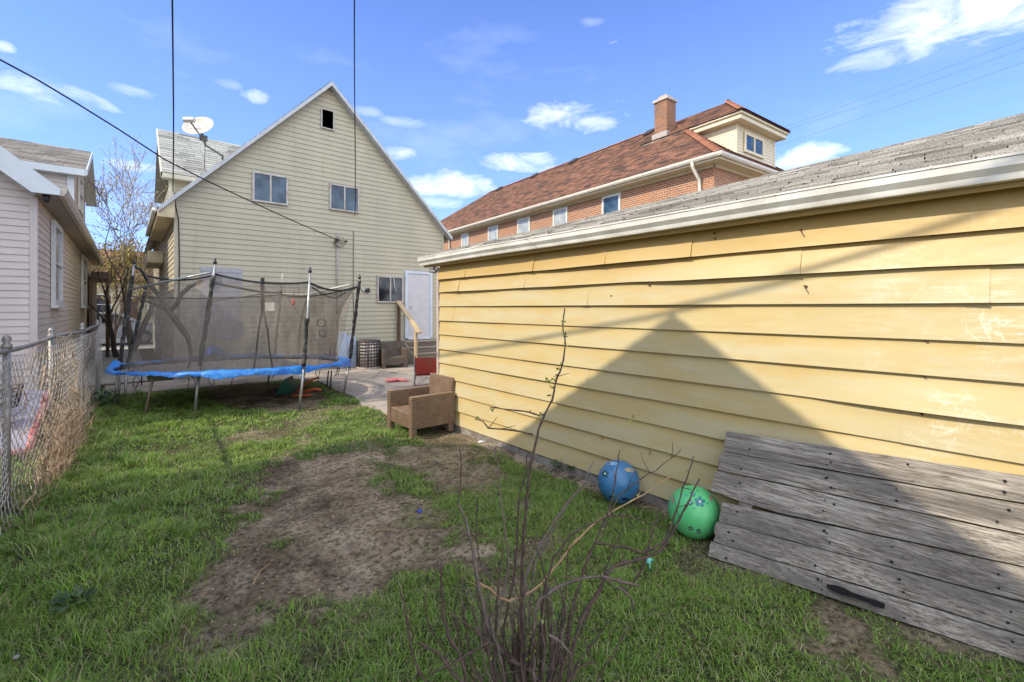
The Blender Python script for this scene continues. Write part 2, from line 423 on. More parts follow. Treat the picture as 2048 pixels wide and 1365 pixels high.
# tufts
tx, ty = cand(420, -1.3, 3.2, .8, 11.2)
tk = (dirtmask(tx, ty) < .25) & (rng.random(420) < np.clip(1.1-(tx+1)/3.2, .22, 1)); tx, ty = tx[tk], ty[tk]
ex = [(-.55, 4.9), (-.5, 5.5), (-.45, 6.2), (-.4, 4.3), (-.2, 3.6), (0, 4.8), (-.3, 7.0), (-.25, 7.9), (-.2, 8.8), (0.1, 9.6), (.3, 3.4), (.15, 2.9), (1.0, 2.2), (1.3, 1.9), (2.7, 1.9), (2.75, 2.2), (2.3, 1.4)]
tx = np.append(tx, [e[0] for e in ex]); ty = np.append(ty, [e[1] for e in ex])
for x0, y0 in zip(tx, ty):
    k = 70; r = .05 + .07*random.random(); a = rng.random(k)*2*np.pi; rr = np.sqrt(rng.random(k))*r
    x, y = x0 + rr*np.cos(a), y0 + rr*np.sin(a); hh = (.07 + .1*random.random()) * (1.25 if x0 < .2 else .75)
    X_.append(x); Y_.append(y); H_.append(hh*(.6+.5*rng.random(k))); W__.append(np.full(k, .0035 + .0004*y0)); T_.append(np.clip(.25+.6*random.random()+.15*(rng.random(k)-.5), 0, 1)); L_.append(.4+.8*rng.random(k))
go = blades('lawn_grass', *[np.concatenate(q) for q in (X_, Y_, H_, W__, L_, T_)])
tag(go, 'patchy green lawn grass across the back yard with bare worn soil in the middle', 'grass', kind='stuff')
# neighbour's grass beyond the fence
x, y = cand(26000, -4, -.75, 3, 9)
o = blades('neighbour_grass', x, y, .03+.05*rng.random(len(x)), np.full(len(x), .006), .4+rng.random(len(x)), np.clip(.3+.5*rng.random(len(x)), 0, 1))
tag(o, 'strip of green grass behind the chain link fence at the left', 'grass', kind='stuff')
# weeds growing in patio cracks
x, y = cand(5000, 3.2, 5.4, 6.6, 11.0); k = fbm(x, y, 1.7, 3) > .66; x, y = x[k], y[k]
o = blades('crack_grass', x, y, .03+.03*rng.random(len(x)), np.full(len(x), .008), .4+rng.random(len(x)), np.full(len(x), .5), z=np.full(len(x), .03))
tag(o, 'short grass growing in the cracks of the concrete patio', 'grass', kind='stuff')

# ================================================================ GARAGE
YG1, YG0 = 5.58, -1.4
ZT = CH + .60; ZB = CH - 1.55
m, t, b = newmat('yellow_aluminium_siding')
co_ = t.add('ShaderNodeTexCoord').outputs['Object']
a_ = t.noise(t.mapping(co_, scale=(1, 1, 5)), 1.1, 5, .6); b_ = t.noise(co_, 45, 5, .65); c_ = t.noise(t.mapping(co_, scale=(1, .5, 2)), 3.5, 5, .6)
base = t.mix(t.ramp(a_, [(.35, 0), (.68, 1)]), (.49, .39, .19), (.48, .415, .255))
base = t.mix(t.ramp(c_, [(.48, 0), (.66, .6)]), base, (.48, .33, .12))
fine = t.noise(t.mapping(co_, scale=(1, .25, 2.5)), 16, 6, .7)
base = t.mix(t.ramp(fine, [(.5, 0), (.75, .3)]), base, (.56, .50, .34))
sq = t.noise(co_, 5.5, 5, .6, 1.2); ln_ = t.math('SUBTRACT', 1.0, t.math('MULTIPLY', t.math('ABSOLUTE', t.math('SUBTRACT', sq, .5)), 34), True)
sy_ = t.add('ShaderNodeSeparateXYZ'); t.link(co_, sy_.inputs[0])
rg = t.math('MULTIPLY', t.ramp(sy_.outputs[1], [(.35, 1), (.8, 0)]), t.ramp(t.noise(co_, 2.6, 4, .6), [(.47, 0), (.6, 1)]))
base = t.mix(t.math('MULTIPLY', rg, t.math('ADD', t.math('MULTIPLY', ln_, .35), t.ramp(fine, [(.48, 0), (.66, .3)]), True)), base, (.82, .80, .74))  # white lines and flecks imitate sheen on the dents, put into the colour
vs_ = t.add('ShaderNodeTexVoronoi'); vs_.inputs['Scale'].default_value = 2.1; t.link(co_, vs_.inputs['Vector'])
rust = t.ramp(vs_.outputs['Distance'], [(.02, .8), (.05, 0)]); base = t.mix(t.math('MULTIPLY', rust, t.ramp(t.noise(co_, 1.7, 2), [(.5, 0), (.56, 1)])), base, (.28, .12, .03))
fd_ = t.add('ShaderNodeAttribute', attribute_name='course_top').outputs['Fac']; base = t.mix(t.math('MULTIPLY', t.ramp(fd_, [(.1, 0), (1, .75)]), t.ramp(t.noise(co_, 2.3, 3), [(.3, .4), (.6, 1)])), base, (.50, .35, .11))  # golder towards the top edge of each course
base = t.mix(t.ramp(t.math('MULTIPLY', sy_.outputs[2], .4), [(.74, 0), (.84, .8)]), base, (.47, .31, .09))  # upper courses golder; shade below the gutter is painted in here too
t.link(base, b.inputs['Base Color']); b.inputs['Roughness'].default_value = .42
t.link(t.ramp(b_, [(.3, .36), (.7, .52)]), b.inputs['Roughness'])
hh = t.math('ADD', t.math('MULTIPLY', t.noise(t.mapping(co_, scale=(1, .6, 1.4)), 2.4, 3, .5), 1.0), t.math('MULTIPLY', b_, .01))
bump(t, b, hh, .22, .05)
YEL = m
GREY_T = mat('pinkish_trim', (.5, .42, .37), (.4, .33, .28), .6)
G = thing('garage', (WX, 2, 0), 'low yellow garage with wide aluminium siding, white gutter and grey shingle roof', 'garage')
zl = [CH+q for q in (.62, .40, .223, .028, -.173, -.368, -.573, -.764, -.97, -1.175, -1.373, -1.56)]
joints = {0: [4.9, 3.6, 2.62, 1.8], 1: [5.05, 3.75, 1.05], 2: [2.85, .2], 3: [5.2, 1.5], 4: [4.3, -.6], 5: [2.2], 6: [5.0, 2.85, .55], 7: [4.4, 1.2], 8: [3.9, 1.35], 9: [2.95, 5.2], 10: [4.6, 2.3]}
mb = MB(); COURSE_TOP = []
for i in range(len(zl)-1):
    zt, zb = zl[i], zl[i+1]
    js = [YG1-.01] + sorted(joints.get(i, []), reverse=True) + [YG0]
    for s_ in range(len(js)-1):
        y1, y0 = js[s_], js[s_+1]; n = max(2, int((y1-y0)/.12)); vs = []
        off = .003*((s_+i) % 2)
        for k in range(n+1):
            y = y1 + (y0-y1)*k/n
            nz = float(vnoise(np.array([y*1.3+i*7.7]), np.array([i*3.1+.3]))[0])
            amp = {0: .07, 1: .034, 2: .018}.get(i, .008)
            if i >= 5 and y < 1.0: amp = .035
            pr = .019 + off + amp*nz + (.012 if k == n and s_ < len(js)-2 and i < 3 else 0)
            wob = (.012 if i < 2 else .002)*(float(vnoise(np.array([y*2.1+i*3]), np.array([.7+i]))[0])-.5)
            mdz = zb + (zt-zb)*.45
            vs += [(WX-.001-off, y, zt), (WX-.001-off-(pr-.001-off)*.55, y, mdz), (WX-pr, y, zb+wob), (WX+.004, y, zb+wob+.006)]
        f1 = []; f2 = []
        for k in range(n):
            for q in range(2): f1.append((k*4+q, k*4+q+1, (k+1)*4+q+1, (k+1)*4+q))
            f2.append((k*4+2, k*4+3, (k+1)*4+3, (k+1)*4+2))
        f2.append((0, 3, 2, 1)); f2.append((n*4, n*4+1, n*4+2, n*4+3))
        mb.raw(vs, f1, True); mb.raw(vs, f2, False); COURSE_TOP += [1.0, .0, 0.0, 0.0]*(n+1)*2
so_ = mb.build('siding', YEL, G); fa_t = so_.data.attributes.new('course_top', 'FLOAT', 'POINT'); fa_t.data.foreach_set('value', COURSE_TOP)
mb = MB(); mb.box(WX+.005, 9.2, YG0, YG1-.02, 0, ZT-.002)
mb.poly([(WX+.01, YG1-.02, ZT), (9.2, YG1-.02, ZT), (6.3, YG1-.02, ZT+.93)])
mb.build('wall', mat('yellow_paint', (.5, .38, .17)), G)
mb = MB()
for (a, bq) in cour(ZB, ZT, .2): mb.raw([(WX, YG1+.022, a), (9.2, YG1+.022, a), (9.2, YG1, bq), (WX, YG1, bq), (WX, YG1-.01, a), (9.2, YG1-.01, a)], [(1, 0, 3, 2), (0, 1, 5, 4)])
mb.build('siding', YEL, G)
MB().bbox(WX-.035, WX+.07, YG1-.006, YG1+.04, ZB-.02, ZT-.03, .006).build('corner_trim', GREY_T, G)
mb = MB(); mb.box(WX-.01, WX+.2, YG0, YG1+.01, -.05, ZB+.01)
mb.build('foundation', mat('old_concrete', (.3, .28, .25), (.12, .1, .085), .95, 9, bmp=.5), G)
# eaves: soffit, fascia, gutter
FX = WX-.075
mb = MB(); mb.box(FX, WX+.05, YG0-.2, YG1+.27, ZT+.0, ZT+.018); mb.box(FX-.016, FX-.001, YG0-.2, YG1+.28, ZT-.012, ZT+.115)
mb.build('fascia', YEL, G)
WHITE = mat('white_gutter_paint', (.74, .73, .70), (.55, .53, .48), .35, 4, bmp=.05)
prof = [(0, 0), (-.062, 0), (-.066, .012), (-.07, .03), (-.095, .062), (-.098, .1), (-.104, .104), (-.104, .115), (-.09, .115), (-.088, .105), (-.086, .065), (-.058, .012), (-.003, .012), (-.003, .115), (0, .115)]
mb = MB(); yy = np.linspace(YG1+.3, YG0-.2, 26); vs = []
gx0 = FX-.017
for y in yy:
    sag = .006*math.sin(y*1.7)+.01*math.sin(y*.6)
    for (px, pz) in prof: vs.append((gx0+px, y, ZT+.012+pz+sag*.6+.004))
n = len(prof)
fs = [(k*n+q, k*n+q+1, (k+1)*n+q+1, (k+1)*n+q) for k in range(len(yy)-1) for q in range(n-1)] + [tuple(range(n))]
mb.raw(vs, fs)
mb.build('gutter', WHITE, G)
mb = MB()
for y in np.arange(.4, 5.6, .75): MB().box(gx0-.107, gx0-.0, y-.006, y+.006, ZT+.128, ZT+.137).build('gutter_strap', WHITE, G)
mb.tube([(gx0-.105, 3.55, ZT+.135), (gx0-.112, 3.5, ZT+.12), (gx0-.108, 3.42, ZT+.06)], .003, 5)
mb.build('gutter_wire', WHITE, G)

def shingle_mat(name, stops, bm=.4):
    m, t, b = newmat(name)
    g = t.add('ShaderNodeNewGeometry').outputs['Random Per Island']
    co = t.add('ShaderNodeTexCoord').outputs['Object']
    nb = t.noise(co, 130, 3, .7); na = t.noise(co, 1.3, 4, .6)
    c = t.ramp(g, stops)
    c = t.mix(t.ramp(nb, [(.35, .45), (.6, 0)]), c, (.05, .045, .042))
    c = t.mix(t.ramp(na, [(.5, 0), (.75, .3)]), c, (.06, .055, .05))
    t.link(c, b.inputs['Base Color']); b.inputs['Roughness'].default_value = .92; b.inputs['Specular IOR Level'].default_value = .2
    bump(t, b, nb, bm, .006); return m
def shingles(mb, eL, eR, rL, rR, step=.14, tab=.3, lip=.009, jit=.004, gap=.006, rag=.15):
    """rows of separate tabs over a roof face with corners eL eR rR rL"""
    eL, eR, rL, rR = map(Vector, (eL, eR, rL, rR))
    nrm = (eR-eL).cross(rL-eL).normalized()
    if nrm.z < 0: nrm = -nrm
    rows = max(1, int(round(((rL+rR)/2-(eL+eR)/2).length/step)))
    sdir = None
    for i in range(rows):
        f0 = i/rows; f1 = min(1.0, (i+1.12)/rows)
        a, b_ = eL.lerp(rL, f0), eR.lerp(rR, f0); c, d = eL.lerp(rL, f1), eR.lerp(rR, f1)
        n = max(1, int(round((b_-a).length/tab))); o = random.random()*.8-.4
        cuts = [0] + [min(1, max(0, (k+o*.5+random.uniform(-.12, .12)+(i % 2)*.5)/n)) for k in range(1, n)] + [1]
        for k in range(len(cuts)-1):
            g0, g1 = cuts[k], cuts[k+1]
            if g1-g0 < .02/n: continue
            gg = gap/max((b_-a).length, .1)
            g1 -= gg
            h0 = lip + random.random()*jit; h1 = lip + random.random()*jit
            dn = (a-c).normalized()*random.random()*step*rag
            p0, p1 = a.lerp(b_, g0)+dn, a.lerp(b_, g1)+dn; p2, p3 = c.lerp(d, g1), c.lerp(d, g0)
            mb.raw([p0+nrm*h0, p1+nrm*h1, p2+nrm*.001, p3+nrm*.001, p0, p1], [(0, 1, 2, 3), (4, 5, 1, 0)])
SH_G = shingle_mat('grey_worn_shingles', [(0, (.2, .19, .18)), (.3, (.34, .325, .3)), (.7, (.46, .44, .41)), (1, (.58, .55, .5))], .8)
ex_, ez_ = gx0-.035, ZT+.132
RX, RZ = 6.3, CH+1.775
mb = MB()
RZ += .07; RZF = RZ-.26
shingles(mb, (ex_, YG1+.33, ez_+.015), (ex_, YG0-.2, ez_+.015), (RX, YG1+.33, RZF), (RX, YG0-.2, RZ), .125, .3, .012, .010, .005, .14)
shingles(mb, (9.6, YG1+.33, ez_), (9.6, YG0-.2, ez_), (RX, YG1+.33, RZF), (RX, YG0-.2, RZ), .14, .3)
for k in range(28):
    y = YG1+.33-k*.25; rz = RZF+(RZ-RZF)*k/30; mb.raw([(RX-.14, y, rz-.035), (RX, y, rz+.016), (RX+.14, y, rz-.035), (RX-.14, y-.27, rz-.04), (RX, y-.27, rz+.008), (RX+.14, y-.27, rz-.04)], [(0, 1, 4, 3), (1, 2, 5, 4)])
sd = mb
r_ = sd.build('roof', SH_G, G)
mb = MB(); vs = []
for k in range(13):
    f = k/12; y = YG1+.32+(YG0-.2-YG1-.32)*f; rz = RZF+(RZ-RZF)*f; vs += [(ex_+.02, y, ez_-.015), (RX, y, rz-.05), (9.6, y, ez_-.05)]
mb.raw(vs, [(k*3+q, k*3+q+1, k*3+q+4, k*3+q+3) for k in range(12) for q in (0, 1)])
mb.build('roof_deck', mat('grey_felt', (.16, .155, .15)), G)
mb = MB()
for sx in (0, 1):
    a = Vector((ex_+.03, YG1+.29, ez_)) if sx == 0 else Vector((9.58, YG1+.29, ez_)); bq = Vector((RX, YG1+.29, RZF))
    mb.raw([a+Vector((0, 0, -.02)), bq+Vector((0, 0, -.02)), bq+Vector((0, 0, -.14)), a+Vector((0, 0, -.11)), a+Vector((0, .02, -.02)), bq+Vector((0, .02, -.02)), bq+Vector((0, .02, -.14)), a+Vector((0, .02, -.11))],
           [(0, 1, 2, 3), (4, 7, 6, 5), (3, 2, 6, 7), (0, 4, 5, 1)])
mb.build('rake_board', WHITE, G)
# nails and hooks on siding
RUST = mat('rust', (.09, .035, .012), rough=.8)
for (u, v) in [(1602, 460), (1866, 470), (1612, 573), (1853, 681), (1849, 752), (1844, 829), (1428, 467), (1430, 477), (1298, 571), (1222, 592), (1005, 500), (1180, 481), (2005, 445)]:
    p = on_x(u, v, WX-.025); MB().tube([p, p+Vector((.02, 0, 0))], .007, 6).build('nail', RUST, G)
for (u, v) in [(1608, 571), (1600, 459), (1300, 902)]:
    p = on_x(u, v, WX-.03); MB().tube([p, p+Vector((-.03, -.02, -.025))], .004, 5).build('hook', RUST, G)
# security camera under garage corner
DK = mat('black_plastic', (.02, .02, .022), rough=.45)
p = Vector((WX-.05, YG1+.1, ZT-.07))
sc = thing('security_camera', p, 'small grey security camera under the gutter at the garage corner', 'camera')
mb = MB(); M_ = Matrix.Rotation(R(100), 4, 'X') @ Matrix.Rotation(R(20), 4, 'Y')
mb.lathe([(.0, -.07), (.03, -.07), (.032, .05), (.024, .06), (0, .06)], p, 14, M_); mb.build('body', mat('grey_plastic', (.3, .3, .3), rough=.4), sc)
MB().lathe([(0, .061), (.02, .062), (.019, .066), (0, .067)], p, 12, M_).build('lens', DK, sc)
MB().tube([p+Vector((0, 0, .02)), p+Vector((.02, -.01, .05)), p+Vector((.03, -.02, .085))], .012).build('bracket', DK, sc)

# ================================================================ generic siding on a vertical face
def siding(mb, axis, c, sgn, zlist, lo, hi, lip=.014):
    """courses on plane axis=c, facing sgn; lo(z), hi(z) give the limits"""
    for (z0, z1) in zlist:
        a0, b0, a1, b1 = lo(z0), hi(z0), lo(z1), hi(z1)
        if b0 - a0 < .02: continue
        if b1 < a1: a1 = b1 = (a1+b1)/2
        P = (lambda s_, o, z: (s_, c+sgn*o, z)) if axis == 'y' else (lambda s_, o, z: (c+sgn*o, s_, z))
        mb.raw([P(a0, lip, z0), P(b0, lip, z0), P(b1, .001, z1), P(a1, .001, z1), P(a0, -.002, z0), P(b0, -.002, z0)], [(0, 1, 2, 3), (4, 5, 1, 0)])
def window(parent, axis, c, sgn, a0, a1, z0, z1, fm, gm, fw=.05, proud=.045, panes=1, name='window', depth=.03, sill=False):
    """window > frame(root), pane; axis plane window standing proud of the wall"""
    lo_, hi_ = sorted((c+sgn*.002, c+sgn*proud)); mb = MB()
    def bx(s0, s1, q0, q1, l=lo_, h=hi_):
        if axis == 'y': mb.bbox(s0, s1, l, h, q0, q1, .004)
        else: mb.bbox(l, h, s0, s1, q0, q1, .004)
    bx(a0, a0+fw, z0, z1); bx(a1-fw, a1, z0, z1); bx(a0+fw, a1-fw, z1-fw, z1); bx(a0+fw, a1-fw, z0, z0+fw)
    for k in range(1, panes): s_ = a0+(a1-a0)*k/panes; bx(s_-fw*.45, s_+fw*.45, z0+fw, z1-fw)
    if panes == -1: zc = (z0+z1)/2; bx(a0+fw, a1-fw, zc-.02, zc+.02)
    if sill:
        l2, h2 = sorted((c+sgn*.002, c+sgn*(proud+.04))); bx(a0-.04, a1+.04, z0-.05, z0-.001, l2, h2)
    wo = mb.build(name, fm, parent)
    g = MB(); o = c+sgn*(proud-depth)
    l2, h2 = sorted((o, c+sgn*.004))
    if axis == 'y': g.box(a0+fw*.5, a1-fw*.5, l2, h2, z0+fw*.5, z1-fw*.5)
    else: g.box(l2, h2, a0+fw*.5, a1-fw*.5, z0+fw*.5, z1-fw*.5)
    p = g.build('pane', gm, wo)
    return wo
def glass(name, c, c2, rough=.08, scale=2.5):
    m, t, b = newmat(name); co = t.add('ShaderNodeTexCoord').outputs['Object']
    f = t.ramp(t.noise(co, scale, 3, .5), [(.4, 0), (.65, 1)]); t.link(t.mix(f, c, c2), b.inputs['Base Color'])
    b.inputs['Roughness'].default_value = rough; b.inputs['Specular IOR Level'].default_value = .45
    bump(t, b, t.noise(co, 1.5, 2), .05, .02); return m
GL_B = glass('blue_curtained_glass', (.02, .045, .08), (.07, .12, .18), .12)
GL_D = glass('dark_glass', (.012, .014, .018), (.09, .09, .09), .08)
ALU = mat('weathered_aluminium', (.5, .48, .46), (.36, .3, .26), .5)

# ================================================================ GABLE HOUSE
YF = 12.8
m, t, b = newmat('cream_siding')
co_ = t.add('ShaderNodeTexCoord').outputs['Object']
a_ = t.noise(t.mapping(co_, scale=(1, 1, .35)), 1.2, 6, .6); b_ = t.noise(co_, 30, 4, .6)
stn = t.noise(t.mapping(co_, scale=(7, 7, .35)), 1.6, 5, .65)
base = t.mix(t.ramp(a_, [(.38, 0), (.65, 1)]), (.47, .42, .305), (.41, .375, .275))
base = t.mix(t.ramp(stn, [(.55, 0), (.75, .4)]), base, (.30, .255, .15))
base = t.mix(t.ramp(b_, [(.55, 0), (.8, .25)]), base, (.48, .45, .36))
t.link(base, b.inputs['Base Color']); b.inputs['Roughness'].default_value = .6
CREAM = m
xl, xr, xp = .82, 7.86, 4.24
ez, pz = 4.12, 7.72
def rk_lo(z): return xl if z <= ez else xl + (z-ez)/(pz-ez)*(xp-xl)
def rk_hi(z): return xr if z <= ez else xr - (z-ez)/(pz-ez)*(xr-xp)
HS = thing('gabled_house', (xp, YF, 0), 'tall cream sided house with steep gable, two aluminium windows and a plain back door', 'house')
mb = MB(); siding(mb, 'y', YF, -1, cour(.42, pz-.02, .127), rk_lo, rk_hi, .017)
siding(mb, 'x', xl, -1, cour(.42, ez, .127), lambda z: YF, lambda z: 24.0, .015)
mb.build('siding', CREAM, HS)
mb = MB()
mb.raw([(xl, YF+.003, 0), (xr, YF+.003, 0), (xr, YF+.003, ez), (xp, YF+.003, pz), (xl, YF+.003, ez), (xl, 24, 0), (xr, 24, 0), (xr, 24, ez), (xp, 24, pz), (xl, 24, ez)],
       [(0, 1, 2, 3, 4), (9, 8, 7, 6, 5), (1, 6, 7, 2), (0, 4, 9, 5)])
mb.build('wall', CREAM, HS)
for q_ in (xl-.02, xr-.06): MB().bbox(q_, q_+.08, YF-.03, YF-.002, .4, ez-.02, .004).build('corner_trim', CREAM, HS)
mb = MB(); mb.box(xl-.02, xr+.02, YF-.035, YF-.003, -.05, .415)
m, t, b = newmat('stone_foundation'); co_ = t.add('ShaderNodeTexCoord').outputs['Object']
vo = t.add('ShaderNodeTexVoronoi'); vo.inputs['Scale'].default_value = 5; t.link(co_, vo.inputs['Vector'])
t.link(t.mix(t.ramp(t.noise(co_, 14, 5), [(.4, 0), (.6, 1)]), (.36, .34, .31), (.14, .14, .14)), b.inputs['Base Color']); bump(t, b, vo.outputs['Distance'], .8, .04); b.inputs['Roughness'].default_value = .95
mb.build('foundation', m, HS)
SH_H = shingle_mat('light_grey_shingles', [(0, (.2, .2, .19)), (.25, (.36, .36, .33)), (1, (.48, .48, .44))])
sl_ = (pz-ez)/(xp-xl); sr_ = (pz-ez)/(xr-xp)
oh = .3
eLx, eLz = xl-oh, ez-oh*sl_; eRx, eRz = xr+.22, ez-.22*sr_
mb = MB()
shingles(mb, (eLx, YF-.22, eLz+.06), (eLx, 24.2, eLz+.06), (xp, YF-.22, pz+.1), (xp, 24.2, pz+.1), .16, .5, .01)
shingles(mb, (eRx, YF-.22, eRz+.06), (eRx, 24.2, eRz+.06), (xp, YF-.22, pz+.1), (xp, 24.2, pz+.1), .16, .5, .01)
mb.raw([(eLx, YF-.2, eLz+.055), (xp, YF-.2, pz+.095), (eRx, YF-.2, eRz+.055), (eRx, 24.2, eRz+.055), (xp, 24.2, pz+.095), (eLx, 24.2, eLz+.055),
        (eLx, YF-.2, eLz), (xp, YF-.2, pz+.03), (eRx, YF-.2, eRz), (eRx, 24.2, eRz), (xp, 24.2, pz+.03), (eLx, 24.2, eLz)],
       [(0, 1, 4, 5), (1, 2, 3, 4), (6, 7, 10, 11), (7, 8, 9, 10)])
mb.build('roof', SH_H, HS)
TRIM = mat('bluish_white_trim', (.52, .54, .56), (.4, .41, .42), .5, 5)
mb = MB()
for (ax, az_, bx_, bz_) in ((eLx, eLz, xp, pz), (eRx, eRz, xp, pz)):
    o2 = YF-.235
    q = [(ax, o2, az_-.03), (bx_, o2, bz_-.03), (bx_, o2, bz_+.09), (ax, o2, az_+.075)]
    mb.raw(q + [(x, y+.04, z) for x, y, z in q], [(0, 1, 2, 3), (4, 7, 6, 5), (0, 4, 5, 1), (3, 2, 6, 7), (0, 3, 7, 4)])
    q = [(ax, o2+.04, az_-.02), (bx_, o2+.04, bz_-.02), (bx_, YF, bz_-.02), (ax, YF, az_-.02)]; mb.quad(*q)
mb.build('rake_trim', TRIM, HS)
# eaves box on the left side
BOX = mat('yellowed_soffit', (.62, .52, .33), (.5, .4, .25), .6)
mb = MB(); mb.bbox(eLx-.02, xl-.01, YF-.18, 17.2, eLz-.14, eLz+.02, .01); mb.raw([(eLx, YF-.17, eLz+.0), (xl-.012, YF-.17, eLz+.0), (xl-.012, YF-.17, ez+.02), (eLx, 17.2, eLz), (xl-.012, 17.2, eLz), (xl-.012, 17.2, ez+.02)], [(0, 1, 2), (1, 4, 5, 2)]); mb.build('eave_box', BOX, HS)
mb = MB(); mb.tube([(eLx-.07, YF-.15, eLz+.0), (eLx-.07, 17.2, eLz+.0)], .05, 8); mb.build('gutter', WHITE, HS)
mb = MB(); mb.bbox(xl-.38, xl-.01, 16.6, 19.0, 2.95, 3.3, .02); mb.build('bay_roof', BOX, HS)
# windows
def wpx(u0, v0, u1, v1):
    a = on_y(u0, (v0+v0)/2, YF); bq = on_y(u1, v1, YF); return a.x, bq.x, on_y((u0+u1)/2, v1, YF).z, on_y((u0+u1)/2, v0, YF).z
for (u0, v0, u1, v1) in [(504, 349, 575, 408), (658, 372, 717, 424)]:
    a0, a1, z0, z1 = wpx(u0, v0, u1, v1)
    window(HS, 'y', YF-.014, -1, a0, a1, z0, z1, ALU, GL_B, .045, .05, 2)
a0, a1, z0, z1 = wpx(753, 553, 805, 606)
wv_ = window(HS, 'y', YF-.014, -1, a0, a1, z0, z1, ALU, GL_D, .045, .05, 2)
mb = MB(); cx = a0+(a1-a0)*.62
mb.tube([(cx, YF-.052, z1-.06), (cx+.03, YF-.052, z1-.3), (cx+.1, YF-.052, z1-.48)], .012, 5); mb.build('curtain_tie', mat('white_cloth', (.7, .7, .68)), HS)
a0, a1, z0, z1 = wpx(641, 220, 668, 260)
f = window(HS, 'y', YF-.014, -1, a0, a1, z0, z1, ALU, mat('dark_void', (.006, .006, .006), rough=.9), .035, .04, 1, 'attic_opening', .036)
mb = MB()                                                     # patched siding
p0 = on_y(401, 523, YF); p1 = on_y(484, 650, YF)
siding(mb, 'y', YF-.019, -1, cour(.9, 2.62, .115), lambda z: p0.x, lambda z: p1.x, .012)
mb.box(p0.x, p1.x, YF-.0188, YF-.004, .9, 2.615)
mb.build('siding_patch', mat('lilac_grey_siding', (.36, .345, .36), (.31, .3, .32), .6), HS)
# door
d0 = on_y(814, 552, YF); d1 = on_y(858, 676, YF); dz0, dz1 = .74, 2.72
mb = MB(); fw = .09
mb.bbox(d0.x-fw, d0.x, YF-.07, YF-.002, dz0-.02, dz1+fw, .005); mb.bbox(d1.x, d1.x+fw, YF-.07, YF-.002, dz0-.02, dz1+fw, .005); mb.bbox(d0.x, d1.x, YF-.07, YF-.002, dz1, dz1+fw, .005)
mb.bbox(d0.x, d1.x, YF-.1, YF-.002, dz0-.06, dz0, .005)
df = mb.build('door', mat('door_frame_paint', (.62, .66, .72), (.5, .54, .6), .45), HS)
MB().bbox(d0.x, d1.x, YF-.045, YF-.02, dz0, dz1, .004).build('panel', mat('pale_door', (.58, .55, .56), (.52, .5, .52), .5), df)
MB().lathe([(0, -.03), (.03, -.02), (.03, .01), (0, .03)], (d0.x+.09, YF-.09, 1.7), 10).build('handle', ALU, df)
# dormer at left side of the roof (ridge along X)
mb = MB()
XD0, XD1 = .70, 4.0; YE, YR, ZE, ZR = 15.2, 17.5, CH+3.62, CH+5.45
shingles(mb, (XD0, YE, ZE), (XD1, YE, ZE), (XD0, YR, ZR), (XD1, YR, ZR), .145, .32, .012)
mb.raw([(XD0, YE, ZE-.01), (XD1, YE, ZE-.01), (XD1, YR, ZR-.01), (XD0, YR, ZR-.01), (XD1, 2*YR-YE, ZE-.01), (XD0, 2*YR-YE, ZE-.01)], [(0, 1, 2, 3), (3, 2, 4, 5)])
dr = mb.build('dormer', SH_H, HS)
mb = MB(); siding(mb, 'y', YE+.25, -1, cour(ez, ZE-.05, .127), lambda z: .95, lambda z: 4.0); siding(mb, 'x', .95, -1, cour(ez-.1, ZE, .127), lambda z: YE+.25, lambda z: 19.5)
mb.box(.97, 4, YE+.27, 19.5, ez-.5, ZE-.02); mb.build('dormer_wall', CREAM, dr)
mb = MB(); mb.bbox(XD0+.01, 4.0, YE-.02, YE+.24, ZE-.14, ZE-.02, .008); mb.bbox(.86, .98, YE+.2, YE+.3, ez-.2, ZE-.15, .004)
q = [(XD0, YE, ZE-.15), (XD0, YR, ZR-.16), (XD0, YR, ZR), (XD0, YE, ZE)]; mb.raw(q+[(x-.03, y, z) for x, y, z in q], [(0, 1, 2, 3), (4, 7, 6, 5), (0, 4, 5, 1), (3, 2, 6, 7)])
mb.build('dormer_trim', mat('cream_trim', (.66, .62, .5), rough=.5), dr)
# service mast, conduit and loops on the facade
mb = MB(); a = on_y(674, 468, YF-.05); bq = on_y(674, 560, YF-.05); mb.tube([a, (a.x, YF-.05, 1.5)], .018, 8)
mb.build('conduit', mat('grey_conduit', (.4, .38, .35), rough=.5), HS)
mb = MB(); c0 = on_y(675, 482, YF-.08)
for k in range(3):
    r = .06+.035*k; mb.tube([(c0.x+(-.04+.05*k)+r*math.cos(g), YF-.08-.01*k, c0.z-.09+.03*k+1.2*r*math.sin(g)) for g in np.linspace(0, 2*math.pi, 14)], .006, 5)
mb.box(c0.x-.03, c0.x+.04, YF-.1, YF-.03, c0.z-.02, c0.z+.06); mb.tube([(c0.x+.2, YF-.1, c0.z), (c0.x+.26, YF-.12, c0.z+.0)], .03, 8); mb.tube([(c0.x, YF-.08, c0.z+.02), (c0.x+.2, YF-.1, c0.z)], .01, 6)
mb.tube([(c0.x, YF-.05, c0.z), (c0.x, YF-.05, c0.z+.22)], .012, 6)
mb.build('cable_bracket', mat('dark_cable', (.03, .03, .03), rough=.6), HS)
mb = MB(); a = on_y(707, 430, YF-.03); mb.tube([(a.x, YF-.04, CH+2.2), (a.x-.01, YF-.04, 2.0), (a.x+.02, YF-.04, .6)], .008, 5); 
mb.build('cable', mat('dark_cable', (.03, .03, .03)), HS); mb = MB(); mb.tube([on_y(348, 385, YF-.04), on_y(351, 410, YF-.04), on_y(357, 440, YF-.04), on_y(359, 520, YF-.04), on_y(357, 640, YF-.04)], .012, 5)
mb.build('cable', mat('dark_cable', (.03, .03, .03)), HS)
p = on_y(735, 581, YF-.06); wl = thing('wall_lamp', p, 'small dark flood lamp on the cream wall left of the lower window', 'lamp')
